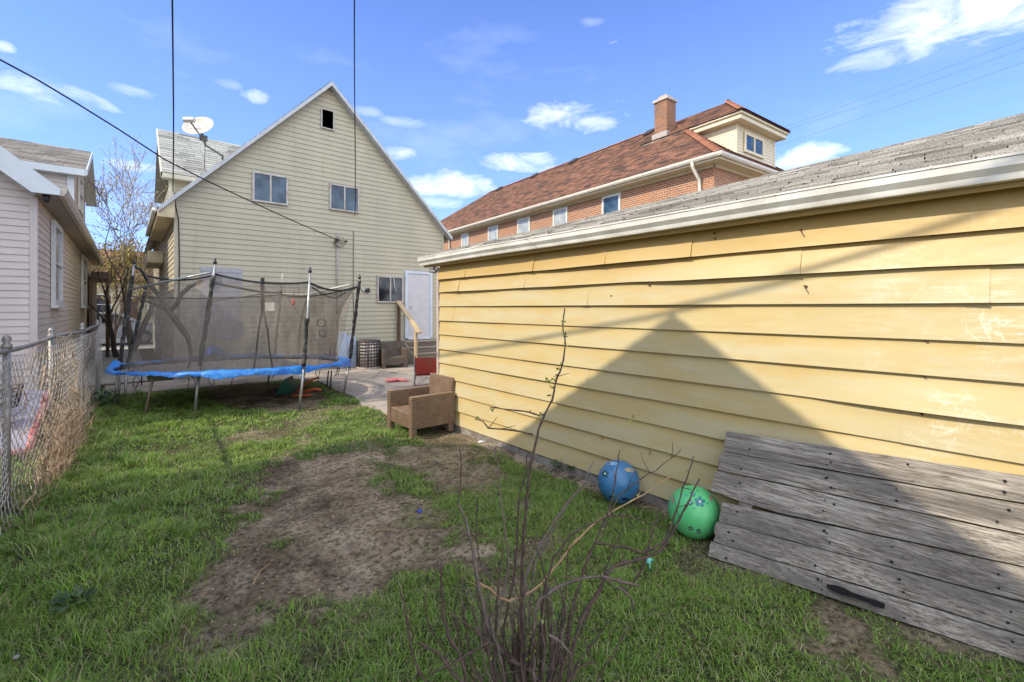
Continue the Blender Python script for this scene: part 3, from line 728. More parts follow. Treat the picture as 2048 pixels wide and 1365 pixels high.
MB().lathe([(0, -.06), (.05, -.05), (.07, .05), (0, .06)], p, 12, Matrix.Rotation(R(80), 4, 'Y')).build('shade', mat('dark_green_metal', (.03, .05, .045)), wl)
MB().lathe([(0, -.015), (.05, -.015), (.05, .015), (0, .015)], p+Vector((-.1, .03, 0)), 12, Matrix.Rotation(R(90), 4, 'X')).build('mount', ALU, wl)

# ---- satellite dish on the roof
DG = mat('dish_grey', (.46, .43, .39), (.40, .36, .31), .5)
base = Vector((1.98, 13.6, 5.32))
ctr = at_t(400, 257, 11.1)
SD = thing('satellite_dish', base, 'grey oval satellite dish on a bent mast standing on the house roof', 'satellite dish')
foot = at_t(445, 312, 11.3)
tcam = (Vector((0, 0, CH))-ctr).normalized(); srt = Vector((ct, -st, 0)); axis = (tcam*.72+srt*-.38+Vector((0, 0, 1))*.52).normalized()
fq = axis.to_track_quat('Z', 'Y').to_matrix().to_4x4() @ Matrix.Diagonal((1, .82, 1, 1))
mb = MB(); mb.lathe([(0, -.01), (.1, 0), (.2, .02), (.3, .05), (.36, .075), (.37, .085), (.355, .082), (.3, .06), (.2, .03), (.1, .01), (0, .0)], ctr, 32, fq); mb.build('dish', DG, SD)
mb = MB(); lnb = at_t(378, 240, 10.6)
mb.tube([ctr+Vector((.1, .1, -.3)), ctr-axis*.05+Vector((.02, -.05, -.22)), lnb], .018, 8); mb.build('feed_arm', mat('arm_metal', (.16, .16, .16), rough=.4), SD)
M_ = Matrix.Translation(lnb) @ axis.to_track_quat('X', 'Z').to_matrix().to_4x4()
MB().bbox(-.05, .05, -.13, .13, -.05, .05, .015, M_).build('receiver', mat('pale_plastic', (.6, .6, .56)), SD)
mb = MB(); mb.tube([ctr-axis*.02, ctr-axis*.14+Vector((0, 0, -.12)), ctr-axis*.14+Vector((.05, 0, -.3)), foot, at_t(450, 316, 11.5)+Vector((0, .3, -.3))], .025, 8)
mb.tube([ctr-axis*.14+Vector((.03, 0, -.25)), foot+Vector((-.35, .2, -.35))], .012, 6); mb.box(-.08, .08, -.06, .06, -.06, .06, Matrix.Translation(ctr-axis*.1+Vector((.02, 0, -.16)))); mb.build('mast', mat('arm_metal', (.16, .16, .16)), SD)
def text(s, size, M, m_, name, parent, extr=.002):
    cu = bpy.data.curves.new(name, 'FONT'); cu.body = s; cu.size = size; cu.align_x = 'CENTER'; cu.align_y = 'CENTER'; cu.extrude = extr
    o = bpy.data.objects.new(name, cu); dg = bpy.context.evaluated_depsgraph_get(); C.objects.link(o)
    dg.update(); me = bpy.data.meshes.new_from_object(o.evaluated_get(dg)); me.transform(M); C.objects.unlink(o); bpy.data.objects.remove(o)
    me.materials.clear(); me.materials.append(m_); r = bpy.data.objects.new(name, me); C.objects.link(r); r.parent = parent; r.matrix_parent_inverse = parent_inv(parent); return r
rt = axis.cross(Vector((0, 0, 1))).normalized()*-1; upv = rt.cross(axis)*-1
rt = Vector((0, 0, 1)).cross(axis).normalized(); upv = axis.cross(rt)
Mt = Matrix.Translation(ctr + axis*.05) @ Matrix((tuple(rt), tuple(upv), tuple(axis))).transposed().to_4x4() 
text('DIRECTV', .11, Mt, mat('white_lettering', (.9, .9, .9)), 'lettering', SD)

# ================================================================ PORCH STEPS
OLD = mat('old_step_wood', (.22, .18, .14), (.36, .3, .24), .85, 3, stretch=(.3, 3, 3), bmp=.4)
PINE = mat('pale_new_timber', (.5, .38, .22), (.42, .31, .18), .7, 3, stretch=(3, 3, .3))
x0s = d0.x - .25; x1s = d1.x + .75
SP = thing('porch_steps', (x0s+.5, 12, 0), 'weathered brown wooden steps with a timber handrail below the back door', 'steps')
for k in range(4):
    zt = .66 - .165*k; y1 = YF-.04-.0-.27*k if k else YF-.04; y0 = YF-.42-.27*k
    MB().bbox(x0s, x1s, y0-.03, (YF-.04 if k == 0 else y0+.27), zt-.04, zt, .006).build('tread', OLD, SP)
    MB().bbox(x0s+.02, x1s-.02, y0, y0+.025, zt-.165+.002, zt-.042, .003).build('riser', mat('dark_riser', (.16, .12, .09), (.24, .19, .15), .85, 3, stretch=(.3, 3, 3)), SP)
mb = MB(); q = [(x0s-.03, YF-.04, .62), (x0s-.03, YF-.42, .62), (x0s-.03, YF-1.26, .02), (x0s-.03, YF-1.05, .0), (x0s-.03, YF-.04, .1)]
mb.raw(q+[(x+.028, y, z) for x, y, z in q], [(0, 1, 2, 3, 4), (9, 8, 7, 6, 5)]+[(i, i+5, (i+1) % 5+5, (i+1) % 5) for i in range(5)]); mb.build('stringer', OLD, SP)
hx = x0s-.0
MB().bbox(hx-.1, hx-.03, YF-.14, YF-.05, .1, 1.75, .006).build('post', mat('dark_post', (.12, .07, .045)), SP)
MB().bbox(hx-.1, hx-.03, YF-1.2, YF-1.1, 0, 1.02, .006).build('post', PINE, SP)
def bar(mb, a, b_, wx, wz):
    a, b_ = Vector(a), Vector(b_); t = (b_-a).normalized(); s_ = Vector((1, 0, 0)); n_ = s_.cross(t).normalized()
    vs = [p + s_*i*wx/2 + n_*j*wz/2 for p in (a, b_) for i, j in ((-1, -1), (1, -1), (1, 1), (-1, 1))]
    mb.raw(vs, [(3, 2, 1, 0), (4, 5, 6, 7), (0, 1, 5, 4), (1, 2, 6, 5), (2, 3, 7, 6), (3, 0, 4, 7)])
mb = MB(); bar(mb, (hx-.065, YF-.04, 1.86), (hx-.065, YF-1.38, .96), .14, .045); mb.build('handrail', PINE, SP)

# ================================================================ BRICK HOUSE
BH = thing('brick_house', (13.5, 6.55, 0), 'long orange brick house with brown hipped shingle roof, dormer and chimney behind the garage', 'house')
BH.rotation_euler = (0, 0, -R(4.5))
# local frame: x to the right (away), y along the long wall
def bl(o): o.parent = BH; o.matrix_parent_inverse = Matrix.Identity(4); return o
m, t, b = newmat('orange_brick'); co_ = t.add('ShaderNodeTexCoord').outputs['Object']
sp = t.add('ShaderNodeSeparateXYZ'); t.link(co_, sp.inputs[0]); cb = t.add('ShaderNodeCombineXYZ'); t.link(t.math('ADD', sp.outputs[0], sp.outputs[1]), cb.inputs[0]); t.link(sp.outputs[2], cb.inputs[1])
bk = t.add('ShaderNodeTexBrick'); t.link(cb.outputs[0], bk.inputs['Vector']); bk.inputs['Scale'].default_value = 1
bk.inputs['Brick Width'].default_value = .21; bk.inputs['Row Height'].default_value = .072; bk.inputs['Mortar Size'].default_value = .011
bk.inputs['Color1'].default_value = (.36, .15, .07, 1); bk.inputs['Color2'].default_value = (.22, .075, .04, 1); bk.inputs['Mortar'].default_value = (.44, .35, .27, 1); bk.inputs['Bias'].default_value = -.2
cc = t.mix(t.ramp(t.noise(co_, 1.5, 5), [(.4, 0), (.7, .35)]), bk.outputs['Color'], (.40, .17, .08)); t.link(cc, b.inputs['Base Color']); b.inputs['Roughness'].default_value = .9
bump(t, b, bk.outputs['Fac'], -.5, .01)
BRICK = m
EV = 6.05; LW, WW = 23.5, 8.6
bl(MB().box(0, WW, 0, LW, 0, EV).build('wall', BRICK))
oh = .45; hw = WW/2+oh; RH = 3.55
e0, e1, f0, f1 = -oh, WW+oh, -oh, LW+oh; zr_ = EV+.12
SH_B = shingle_mat('brown_shingles', [(0, (.08, .048, .036)), (.35, (.155, .078, .05)), (.7, (.245, .112, .066)), (1, (.31, .15, .09))])
mb = MB(); cxx = WW/2
rd = .02
shingles(mb, (e0, f0, zr_), (e0, f1, zr_), (cxx, f0+hw, zr_+RH), (cxx, f1-hw, zr_+RH), .15, .36, .012)
shingles(mb, (e0, f0, zr_), (e1, f0, zr_), (cxx-rd, f0+hw, zr_+RH), (cxx+rd, f0+hw, zr_+RH), .15, .36, .012)
mb.raw([(e0, f0, zr_-.01), (e1, f0, zr_-.01), (e1, f1, zr_-.01), (e0, f1, zr_-.01), (cxx, f0+hw, zr_+RH-.02), (cxx, f1-hw, zr_+RH-.02)], [(0, 1, 4), (1, 2, 5, 4), (2, 3, 5), (3, 0, 4, 5), (3, 2, 1, 0)])
rb = bl(mb.build('roof', SH_B))
HIP = shingle_mat('hip_cap_shingles', [(0, (.3, .11, .06)), (1, (.4, .16, .085))])
mb = MB()
a, bq = Vector((e0, f0, zr_+.01)), Vector((cxx, f0+hw, zr_+RH+.02)); n = 26
sd_ = Vector((1, -1, 0)).normalized()*.17
for k in range(n):
    p, q = a.lerp(bq, k/n), a.lerp(bq, (k+1.15)/n); mb.raw([p-sd_+Vector((0, 0, -.02)), p+Vector((0, 0, .045)), p+sd_+Vector((0, 0, -.02)), q-sd_+Vector((0, 0, -.03)), q+Vector((0, 0, .03)), q+sd_+Vector((0, 0, -.03))], [(0, 1, 4, 3), (1, 2, 5, 4)])
a, bq = Vector((cxx, f0+hw, zr_+RH+.02)), Vector((cxx, f1-hw, zr_+RH+.02)); n = 40
for k in range(n):
    p, q = a.lerp(bq, k/n), a.lerp(bq, (k+1.1)/n); s_ = Vector((.15, 0, 0)); mb.raw([p-s_-Vector((0, 0, .07)), p+Vector((0, 0, .04)), p+s_-Vector((0, 0, .07)), q-s_-Vector((0, 0, .08)), q+Vector((0, 0, .025)), q+s_-Vector((0, 0, .08))], [(0, 1, 4, 3), (1, 2, 5, 4)])
o = mb.build('ridge_cap', HIP); o.parent = rb
CRT = mat('cream_trim_paint', (.68, .6, .42), (.6, .52, .36), .5)
mb = MB(); mb.box(e0+.04, e1-.04, f0+.04, f1-.04, EV-.06, EV+.0); mb.box(-.06, WW, -.06, -.001, EV-.14, EV-.06); mb.box(-.06, -.001, -.06, LW, EV-.14, EV-.06)
bl(mb.build('soffit', CRT))
mb = MB()
def gut(a, bq, nrm):
    a, bq, nrm = Vector(a), Vector(bq), Vector(nrm); pr = [(0, 0), (.07, 0), (.11, .05), (.12, .11), (.1, .115), (0, .11)]
    vs = [p + nrm*o_ + Vector((0, 0, z)) for p in (a, bq) for (o_, z) in pr]; n = len(pr)
    mb.raw(vs, [(i, (i+1) % n, (i+1) % n+n, i+n) for i in range(n)] + [tuple(range(n)), tuple(range(2*n-1, n-1, -1))])
gut((e0+.03, f0-.06, EV-.0), (e0+.03, f1, EV-.0), (-1, 0, 0)); gut((e0-.06, f0+.03, EV-.0), (e1, f0+.03, EV-.0), (0, -1, 0))
bl(mb.build('gutter', mat('cream_gutter', (.72, .68, .6), (.6, .55, .46), .4)))
def to_bl(p):                                                # world -> local of the brick house
    return BH_inv @ Vector(p)
BH_M = Matrix.Translation((13.5, 6.55, 0)) @ Matrix.Rotation(-R(4.5), 4, 'Z'); BH_inv = BH_M.inverted()
def wall_y(u):                                               # hit of column u with the long wall, local y
    o_ = to_bl((0, 0, CH)); d = ray(u, 617); d = BH_inv.to_3x3() @ Vector(d); t_ = -o_.x/d.x
    return (o_ + d*t_).y
WFR = mat('white_window_frame', (.7, .68, .64), (.6, .57, .52), .5)
GL_W = glass('curtained_glass', (.3, .33, .34), (.42, .44, .42), .12)
for (u0, u1, gm) in [(1205, 1242, GL_B), (1107, 1136, GL_W), (1036, 1061, GL_W), (977, 997, GL_W), (924, 938, GL_W)]:
    a1, a0 = sorted((wall_y(u0), wall_y(u1)), reverse=True)
    wo = window(None, 'x', 0, -1, a0, a1, EV-1.6, EV-.16, WFR, gm, .09, .05, -1, sill=True); bl(wo)
mb = MB(); yd = wall_y(1402)
mb.tube([(e0-.02, yd, EV+.03), (e0-.01, yd, EV-.12), (-.1, yd, EV-.45), (-.07, yd, EV-.7), (-.07, yd, .2)], .05, 8)
bl(mb.build('downspout', mat('cream_gutter', (.72, .68, .6))))
mb = MB(); yd = wall_y(901); mb.tube([(e0-.02, yd, EV+.03), (-.1, yd, EV-.35), (-.07, yd, EV-.6), (-.07, yd, .2)], .05, 8)
bl(mb.build('downspout', mat('cream_gutter', (.72, .68, .6))))
# chimney
cp = to_bl((16.75, 10.15, 0)); 
mb = MB(); mb.bbox(cp.x-.3, cp.x+.3, cp.y-.3, cp.y+.3, 7.9, CH+8.35, .01)
BRK2 = BRICK.copy(); BRK2.name = 'dark_chimney_brick'; nb_ = [n for n in BRK2.node_tree.nodes if n.type == 'TEX_BRICK'][0]; nb_.inputs['Color1'].default_value = (.24, .10, .05, 1); nb_.inputs['Color2'].default_value = (.09, .04, .028, 1); nb_.inputs['Mortar'].default_value = (.24, .19, .15, 1)
ch = bl(mb.build('chimney', BRK2))
MB().bbox(cp.x-.36, cp.x+.36, cp.y-.36, cp.y+.36, CH+8.352, CH+8.47, .02).build('cap', mat('chimney_mortar', (.5, .44, .38)), None).parent = ch
MB().bbox(cp.x-.2, cp.x+.2, cp.y-.2, cp.y+.2, CH+8.472, CH+8.62, .02).build('flue', mat('flue_clay', (.48, .36, .25)), None).parent = ch
MB().bbox(cp.x-.4, cp.x+.4, cp.y-.36, cp.y+.36, 8.2, 8.72, .02).build('flashing', mat('flashing', (.4, .36, .33)), None).parent = ch
# roof vents
for (u, v) in [(1299, 268), (1147, 325), (1069, 354), (999, 380)]:
    d = BH_inv.to_3x3() @ Vector(ray(u, v)); o_ = to_bl((0, 0, CH)); k = RH/hw
    t_ = (zr_ + k*(o_.x - e0) - o_.z)/(d.z - k*d.x); p = o_ + d*t_
    MM = Matrix.Translation(p) @ Matrix.Rotation(-math.atan(k), 4, 'Y')
    bl(MB().bbox(-.22, .22, -.2, .2, .0, .13, .03, MM).build('roof_vent', mat('dark_vent', (.05, .04, .035))))
# dormer on the front hip
dx0, dx1, dy0 = cxx-1.42, cxx+1.42, .85
dzb, dze = zr_+.75, CH+6.55
mb = MB(); siding(mb, 'y', dy0, -1, cour(dzb-.1, dze, .11), lambda z: dx0, lambda z: dx1); siding(mb, 'x', dx0, -1, cour(dzb-.1, dze, .11), lambda z: dy0, lambda z: 5.0)
mb.box(dx0+.01, dx1, dy0+.01, 5, dzb-.1, dze-.01)
CRS = mat('cream_vinyl', (.68, .6, .44), (.62, .54, .39), .55)
dm_ = bl(mb.build('dormer', CRS))
def dp(mb_, name, m_): o = mb_.build(name, m_); o.parent = dm_; return o
mb = MB(); mb.bbox(dx0-.3, dx1+.3, dy0-.32, 4.8, dze, dze+.16, .02); mb.bbox(dx0-.36, dx1+.36, dy0-.38, 4.8, dze+.161, dze+.25, .02)
mb.bbox(dx0-.02, dx0+.1, dy0-.03, dy0-.001, dzb, dze-.002, .01); mb.bbox(dx1-.1, dx1+.02, dy0-.03, dy0-.001, dzb, dze-.002, .01)
dp(mb, 'dormer_trim', CRT)
mb = MB(); z_ = dze+.255; zr2 = zr_+RH+.0; ay = dy0-.4+1.5
shingles(mb, (dx0-.4, 4.9, z_), (dx0-.4, dy0-.4, z_), (cxx, 4.9, zr2), (cxx, ay, zr2), .15, .36, .012)
shingles(mb, (dx1+.4, dy0-.4, z_), (dx1+.4, 4.9, z_), (cxx, ay, zr2), (cxx, 4.9, zr2), .15, .36, .012)
shingles(mb, (dx0-.4, dy0-.4, z_), (dx1+.4, dy0-.4, z_), (cxx-.02, ay, zr2), (cxx+.02, ay, zr2), .15, .36, .012)
dp(mb, 'dormer_roof', SH_B)
mb = MB()
for sx in (-1, 1):
    a, bq = Vector((cxx+sx*(1.82), dy0-.4, z_+.01)), Vector((cxx, ay, zr2+.03)); s_ = Vector((.1, .1*sx, 0))
    for k in range(10):
        p, q = a.lerp(bq, k/10), a.lerp(bq, (k+1.15)/10); mb.raw([p-s_, p+Vector((0, 0, .05)), p+s_, q-s_, q+Vector((0, 0, .04)), q+s_], [(0, 1, 4, 3), (1, 2, 5, 4)])
dp(mb, 'dormer_cap', HIP)
wo = window(None, 'y', dy0-.016, -1, cxx-.95, cxx+.45, dzb+.35, dze-.2, CRT, GL_B, .1, .06, 2, 'dormer_window'); wo.parent = dm_

# ================================================================ LEFT HOUSE
LXW = -1.0; LY0 = 9.3; LE = CH+1.62
LH = thing('lilac_house', (LXW, LY0, 0), 'pale lilac and beige sided bungalow with white rake boards beyond the chain link fence', 'house')
VIN = mat('lilac_vinyl', (.56, .49, .47), (.50, .44, .43), .55, 3)
VIN2 = mat('beige_vinyl', (.72, .60, .49), (.64, .53, .43), .55, 3)
px_, lsl = -4.8, .84
LPZ = LE + lsl*(-px_+LXW)
mb = MB(); siding(mb, 'y', LY0, -1, cour(.3, LPZ, .1), lambda z: -8.6 if z < LE else -8.6+(z-LE)/lsl, lambda z: LXW if z < LE else LXW-(z-LE)/lsl, .013)
mb.build('siding', VIN, LH)
mb = MB(); siding(mb, 'x', LXW, 1, cour(.3, LE+.1, .1), lambda z: LY0, lambda z: 23.0, .013); mb.build('siding', VIN2, LH)
mb = MB(); mb.raw([(-8.6, LY0+.005, 0), (LXW-.004, LY0+.005, 0), (LXW-.004, LY0+.005, LE), (px_, LY0+.005, LPZ), (-8.6, LY0+.005, LE), (-8.6, 23, 0), (LXW-.004, 23, 0), (LXW-.004, 23, LE), (px_, 23, LPZ), (-8.6, 23, LE)],
                    [(0, 1, 2, 3, 4), (9, 8, 7, 6, 5), (1, 6, 7, 2), (0, 4, 9, 5)]); mb.build('wall', VIN2, LH)
MB().bbox(LXW-.05, LXW+.03, LY0-.035, LY0-.002, .25, LE-.05, .005).build('corner_trim', VIN, LH)
mb = MB(); mb.box(-8.6, LXW+.02, LY0-.02, 23, -.05, .3); mb.build('foundation', mat('old_concrete', (.3, .28, .25)), LH)
LG = LXW+.25                                                   # eave edge
lz = LE-.0
mb = MB()
for k in range(90):
    y = LY0-.25+k*.155; mb.box(LXW+.016, LG, y, y+.145, lz-.03, lz-.018)
mb.build('soffit', mat('tan_soffit', (.4, .33, .26), (.32, .26, .2), .6), LH)
mb = MB(); vs = []; pr = [(0, 0), (.07, 0), (.1, .05), (.11, .12), (.09, .12), (0, .11)]
for y in (LY0-.27, 23): vs += [(LG-.01+o_, y, lz-.03+z) for o_, z in pr]
n = 6; mb.raw(vs, [(i, (i+1) % n, (i+1) % n+n, i+n) for i in range(n)] + [tuple(range(n)), tuple(range(2*n-1, n-1, -1))]); mb.build('gutter', mat('beige_gutter', (.58, .5, .42), (.45, .38, .3), .5), LH)
SH_L = shingle_mat('tan_grey_shingles', [(0, (.2, .18, .16)), (.5, (.3, .27, .24)), (1, (.38, .35, .31))])
mb = MB(); pk = LPZ+.3
shingles(mb, (LG+.02, LY0-.3, lz-.1+.14), (LG+.02, 23.2, lz-.1+.14), (px_, LY0-.3, pk), (px_, 23.2, pk), .16, .6, .012)
mb.raw([(LG+.02, LY0-.3, lz+.03), (px_, LY0-.3, pk-.02), (px_, 23.2, pk-.02), (LG+.02, 23.2, lz+.03), (-8.9, LY0-.3, lz-.1), (-8.9, 23.2, lz-.1)], [(0, 1, 2, 3), (1, 4, 5, 2)])
mb.build('roof', SH_L, LH)
RKM = mat('white_rake_board', (.62, .66, .7), (.56, .6, .64), .45)
mb = MB(); y_ = LY0-.31
for (ax, bx_) in ((LG+.03, px_), (-8.9, px_)):
    wx_ = LXW if ax > bx_ else -8.6
    q = [(ax, y_, lz-.03), (wx_, y_, LE-.03), (bx_, y_, LPZ-.0), (bx_, y_, pk+.0), (ax, y_, lz+.06)]
    mb.raw(q+[(x, y+.03, z) for x, y, z in q], [(0, 1, 2, 3, 4), (9, 8, 7, 6, 5), (0, 5, 6, 1), (1, 6, 7, 2), (4, 3, 8, 9), (0, 4, 9, 5)])
    mb.raw([(ax, y_+.03, lz-.029), (wx_, y_+.03, LE-.029), (bx_, y_+.03, LPZ+.001), (bx_, LY0, LPZ+.001), (wx_, LY0, LE-.029), (ax, LY0, lz-.029)], [(0, 1, 4, 5), (1, 2, 3, 4)])
mb.build('rake_board', RKM, LH)
for (u0, u1) in [(99, 116), (160, 175)]:
    a, c_ = on_x(u0, 617, LXW+.0).y, on_x(u1, 617, LXW).y
    a = max(a, LY0+.3); top = LE-.12; window(LH, 'x', LXW+.012, 1, a, min(c_, a+1.6), top-1.45, top, WFR, GL_W if u0 < 120 else GL_D, .1, .06, -1, sill=True)
# dormer
DY0, DY1, DYR, DXF = 15.4, 19.6, 17.5, -1.02
dze_, dzr = CH+3.43, CH+4.37
mb = MB(); siding(mb, 'y', DY0, -1, cour(LE+.2, dze_, .1), lambda z: -4.5, lambda z: DXF, .013); mb.build('dormer', VIN, LH)
dmr = [c for c in C.objects if c.name.startswith('dormer') and c.parent == LH][0]
mb = MB(); siding(mb, 'x', DXF, 1, cour(LE, dze_, .1), lambda z: DY0, lambda z: DY1, .013)
siding(mb, 'x', DXF, 1, cour(dze_, dzr-.03, .1), lambda z: DY0+(z-dze_)/(dzr-dze_)*(DYR-DY0), lambda z: DY1-(z-dze_)/(dzr-dze_)*(DY1-DYR), .013)
mb.box(-4.5, DXF-.002, DY0+.003, DY1, LE, dze_-.01); mb.poly([(DXF-.002, DY0, dze_), (DXF-.002, DY1, dze_), (DXF-.002, DYR, dzr)]); mb.build('dormer_wall', VIN2, dmr)
mb = MB(); dxo = DXF+.24
for (ya, sgn) in ((DY0-.2, 1), (DY1+.2, -1)):
    za = dze_-.2*(dzr-dze_)/(DYR-DY0)
    shingles(mb, (dxo, ya, za+.05), (-5.0, ya, za+.05), (dxo, DYR, dzr+.05), (-5.0, DYR, dzr+.05), .15, .4, .012)
    mb.quad((dxo, ya, za+.04), (-5, ya, za+.04), (-5, DYR, dzr+.04), (dxo, DYR, dzr+.04))
mb.build('dormer_roof', SH_L, dmr)
mb = MB(); za = dze_-.2*(dzr-dze_)/(DYR-DY0)
mb.bbox(-5, dxo, DY0-.23, DY0-.2, za-.12, za+.04, .005); mb.bbox(-5, dxo, DY0-.199, DY0-.015, za-.12, za-.1, .003)
for (ya) in (DY0-.2, DY1+.2):
    q = [(dxo, ya, za-.1), (dxo, DYR, dzr-.11), (dxo, DYR, dzr+.05), (dxo, ya, za+.05)]
    mb.raw(q+[(x+.03, y, z) for x, y, z in q], [(0, 1, 2, 3), (4, 7, 6, 5), (0, 4, 5, 1), (3, 2, 6, 7), (0, 3, 7, 4)])
    mb.quad((dxo, ya, za-.09), (dxo, DYR, dzr-.1), (DXF+.014, DYR, dzr-.1), (DXF+.014, ya, za-.09))
mb.bbox(DXF-.1, DXF+.03, DY0-.03, DY0-.001, LE, dze_-.1, .005)
mb.build('dormer_trim', RKM, dmr)
window(dmr, 'x', DXF+.013, 1, 16.6, 17.9, LE+1.0, dze_+.2, WFR, GL_W, .1, .05, -1, 'dormer_window')
p = Vector((LG-.12, LY0-.2, lz-.08)); ln = thing('eave_camera', p, 'small round black camera under the eave corner of the lilac house', 'camera')
MB().lathe([(0, .05), (.04, .045), (.045, 0), (.04, -.03), (.02, -.055), (0, -.06)], p, 14).build('dome', DK, ln)
# back porch at far end
mb = MB(); mb.bbox(-.9, -.45, 20.0, 22.9, 2.6, 2.85, .02); mb.tube([(-.5, 20.1, 2.6), (-.5, 20.1, 0)], .05, 8); mb.box(-.95, -.87, 20, 22.9, 0, 2.6); mb.build('side_porch', mat('brown_brick_porch', (.2, .13, .09), (.12, .08, .06)), LH)

# neighbouring building just outside the frame; its gable shades the yard and the garage wall
k_ = (WX+2.0)/1.15; AY = 1.97+.17*k_; AZt = 1.59+k_; mm = .72; ez2 = AZt-3.35*mm
NB = thing('neighbour_building', (-2, AY, 0), 'pale sided gabled building standing left of the yard behind the fence', 'building')
mb = MB()
def ny_lo(z): return AY-3.2 if z < ez2 else AY-3.2+(z-ez2)/mm*3.2/3.35
def ny_hi(z): return AY+3.2 if z < ez2 else AY+3.2-(z-ez2)/mm*3.2/3.35
siding(mb, 'x', -2.12, 1, cour(.2, AZt-.15, .12), ny_lo, ny_hi, .012)
siding(mb, 'y', AY+3.2, 1, cour(.2, ez2, .12), lambda z: -9, lambda z: -2.12, .012)
mb.raw([(-2.125, AY-3.2, 0), (-2.125, AY+3.2, 0), (-2.125, AY+3.2, ez2), (-2.125, AY, AZt-.1), (-2.125, AY-3.2, ez2), (-9, AY-3.2, 0), (-9, AY+3.2, 0), (-9, AY+3.2, ez2), (-9, AY, AZt-.1), (-9, AY-3.2, ez2)],
       [(0, 1, 2, 3, 4), (9, 8, 7, 6, 5), (1, 6, 7, 2), (0, 4, 9, 5)])
mb.build('wall', VIN2, NB)
mb = MB()
for s_ in (-1, 1):
    mb.raw([(-2, AY+s_*3.35, ez2), (-2, AY, AZt), (-9.2, AY, AZt), (-9.2, AY+s_*3.35, ez2), (-2, AY+s_*3.35, ez2-.1), (-2, AY, AZt-.1), (-9.2, AY, AZt-.1), (-9.2, AY+s_*3.35, ez2-.1)], [(0, 1, 2, 3), (7, 6, 5, 4), (0, 4, 5, 1), (0, 3, 7, 4), (3, 2, 6, 7)])
    shingles(mb, (-2, AY+s_*3.35, ez2+.002), (-9.2, AY+s_*3.35, ez2+.002), (-2, AY, AZt+.002), (-9.2, AY, AZt+.002), .16, .6)
mb.build('roof', SH_L, NB)
window(NB, 'x', -2.107, 1, AY-.5, AY+.5, 1.4, 2.6, WFR, GL_D, .08, .05, -1)

# ================================================================ WOODEN FENCE PANEL leaning on the garage
m, t, b = newmat('weathered_grey_wood'); co_ = t.add('ShaderNodeTexCoord').outputs['Object']
isl = t.add('ShaderNodeNewGeometry').outputs['Random Per Island']
ofs = t.add('ShaderNodeVectorMath', operation='ADD'); t.link(co_, ofs.inputs[0]); cb = t.add('ShaderNodeCombineXYZ'); t.link(t.math('MULTIPLY', isl, 9), cb.inputs[0]); t.link(t.math('MULTIPLY', isl, 5), cb.inputs[1]); t.link(cb.outputs[0], ofs.inputs[1])
g1 = t.noise(t.mapping(ofs.outputs[0], scale=(26, .6, 26)), 3.4, 8, .72, .6); g2 = t.noise(t.mapping(ofs.outputs[0], scale=(3, .6, 3)), 2.2, 5, .6); g3 = t.noise(t.mapping(ofs.outputs[0], scale=(60, 3, 60)), 3, 5, .7)
kn = t.add('ShaderNodeTexVoronoi'); kn.inputs['Scale'].default_value = 1.7; t.link(t.mapping(ofs.outputs[0], scale=(2.2, 1, 2.2)), kn.inputs['Vector'])
wd = t.mix(t.ramp(g1, [(.38, 0), (.6, 1)]), (.11, .09, .073), (.46, .42, .37))
wd = t.mix(t.ramp(g2, [(.42, .75), (.6, 0)]), wd, (.13, .115, .105))
wd = t.mix(t.ramp(g3, [(.34, .9), (.46, 0)]), wd, (.04, .034, .03))
wd = t.mix(t.ramp(kn.outputs['Distance'], [(.03, .9), (.055, .0), (.07, .5), (.09, 0)]), wd, (.05, .038, .03))
kk = t.math('ADD', t.math('MULTIPLY', t.math('FRACT', t.math('MULTIPLY', isl, 91.7)), .45), .88); cbk = t.add('ShaderNodeCombineColor')
t.link(kk, cbk.inputs[0]); t.link(t.math('MULTIPLY', kk, .98), cbk.inputs[1]); t.link(t.math('MULTIPLY', kk, .95), cbk.inputs[2]); wd = t.mix(1.0, wd, cbk.outputs[0], 'MULTIPLY')
t.link(wd, b.inputs['Base Color']); b.inputs['Roughness'].default_value = .88; b.inputs['Specular IOR Level'].default_value = .2
bump(t, b, t.math('ADD', g1, t.math('MULTIPLY', g3, .7)), .7, .008)
WOOD = m
FP = thing('wooden_fence_panel', (3.1, .6, 0), 'weathered grey board fence panel leaning low against the yellow garage', 'fence panel')
def fpB(y): return Vector((min(2.925+.175*(1.475-y), 3.3), y, .015))
def fpT(y): return Vector((min(3.3+.01*(1.5-y), 3.335), y+.01, .76+.055*(1.5-y)))
def fpP(y, s_, o=0.0):
    a, c_ = fpB(y), fpT(y); n_ = (c_-a).cross(Vector((0, 1, 0))).normalized(); n_ = n_ if n_.x < 0 else -n_
    return a.lerp(c_, s_) + n_*o
SL = [(0, .11), (.115, .265), (.27, .42), (.485, .655), (.665, .82), (.825, 1.0)]
SR = [(0, .135), (.145, .305), (.315, .495), (.505, .67), (.68, .84), (.85, 1.0)]
nails = []
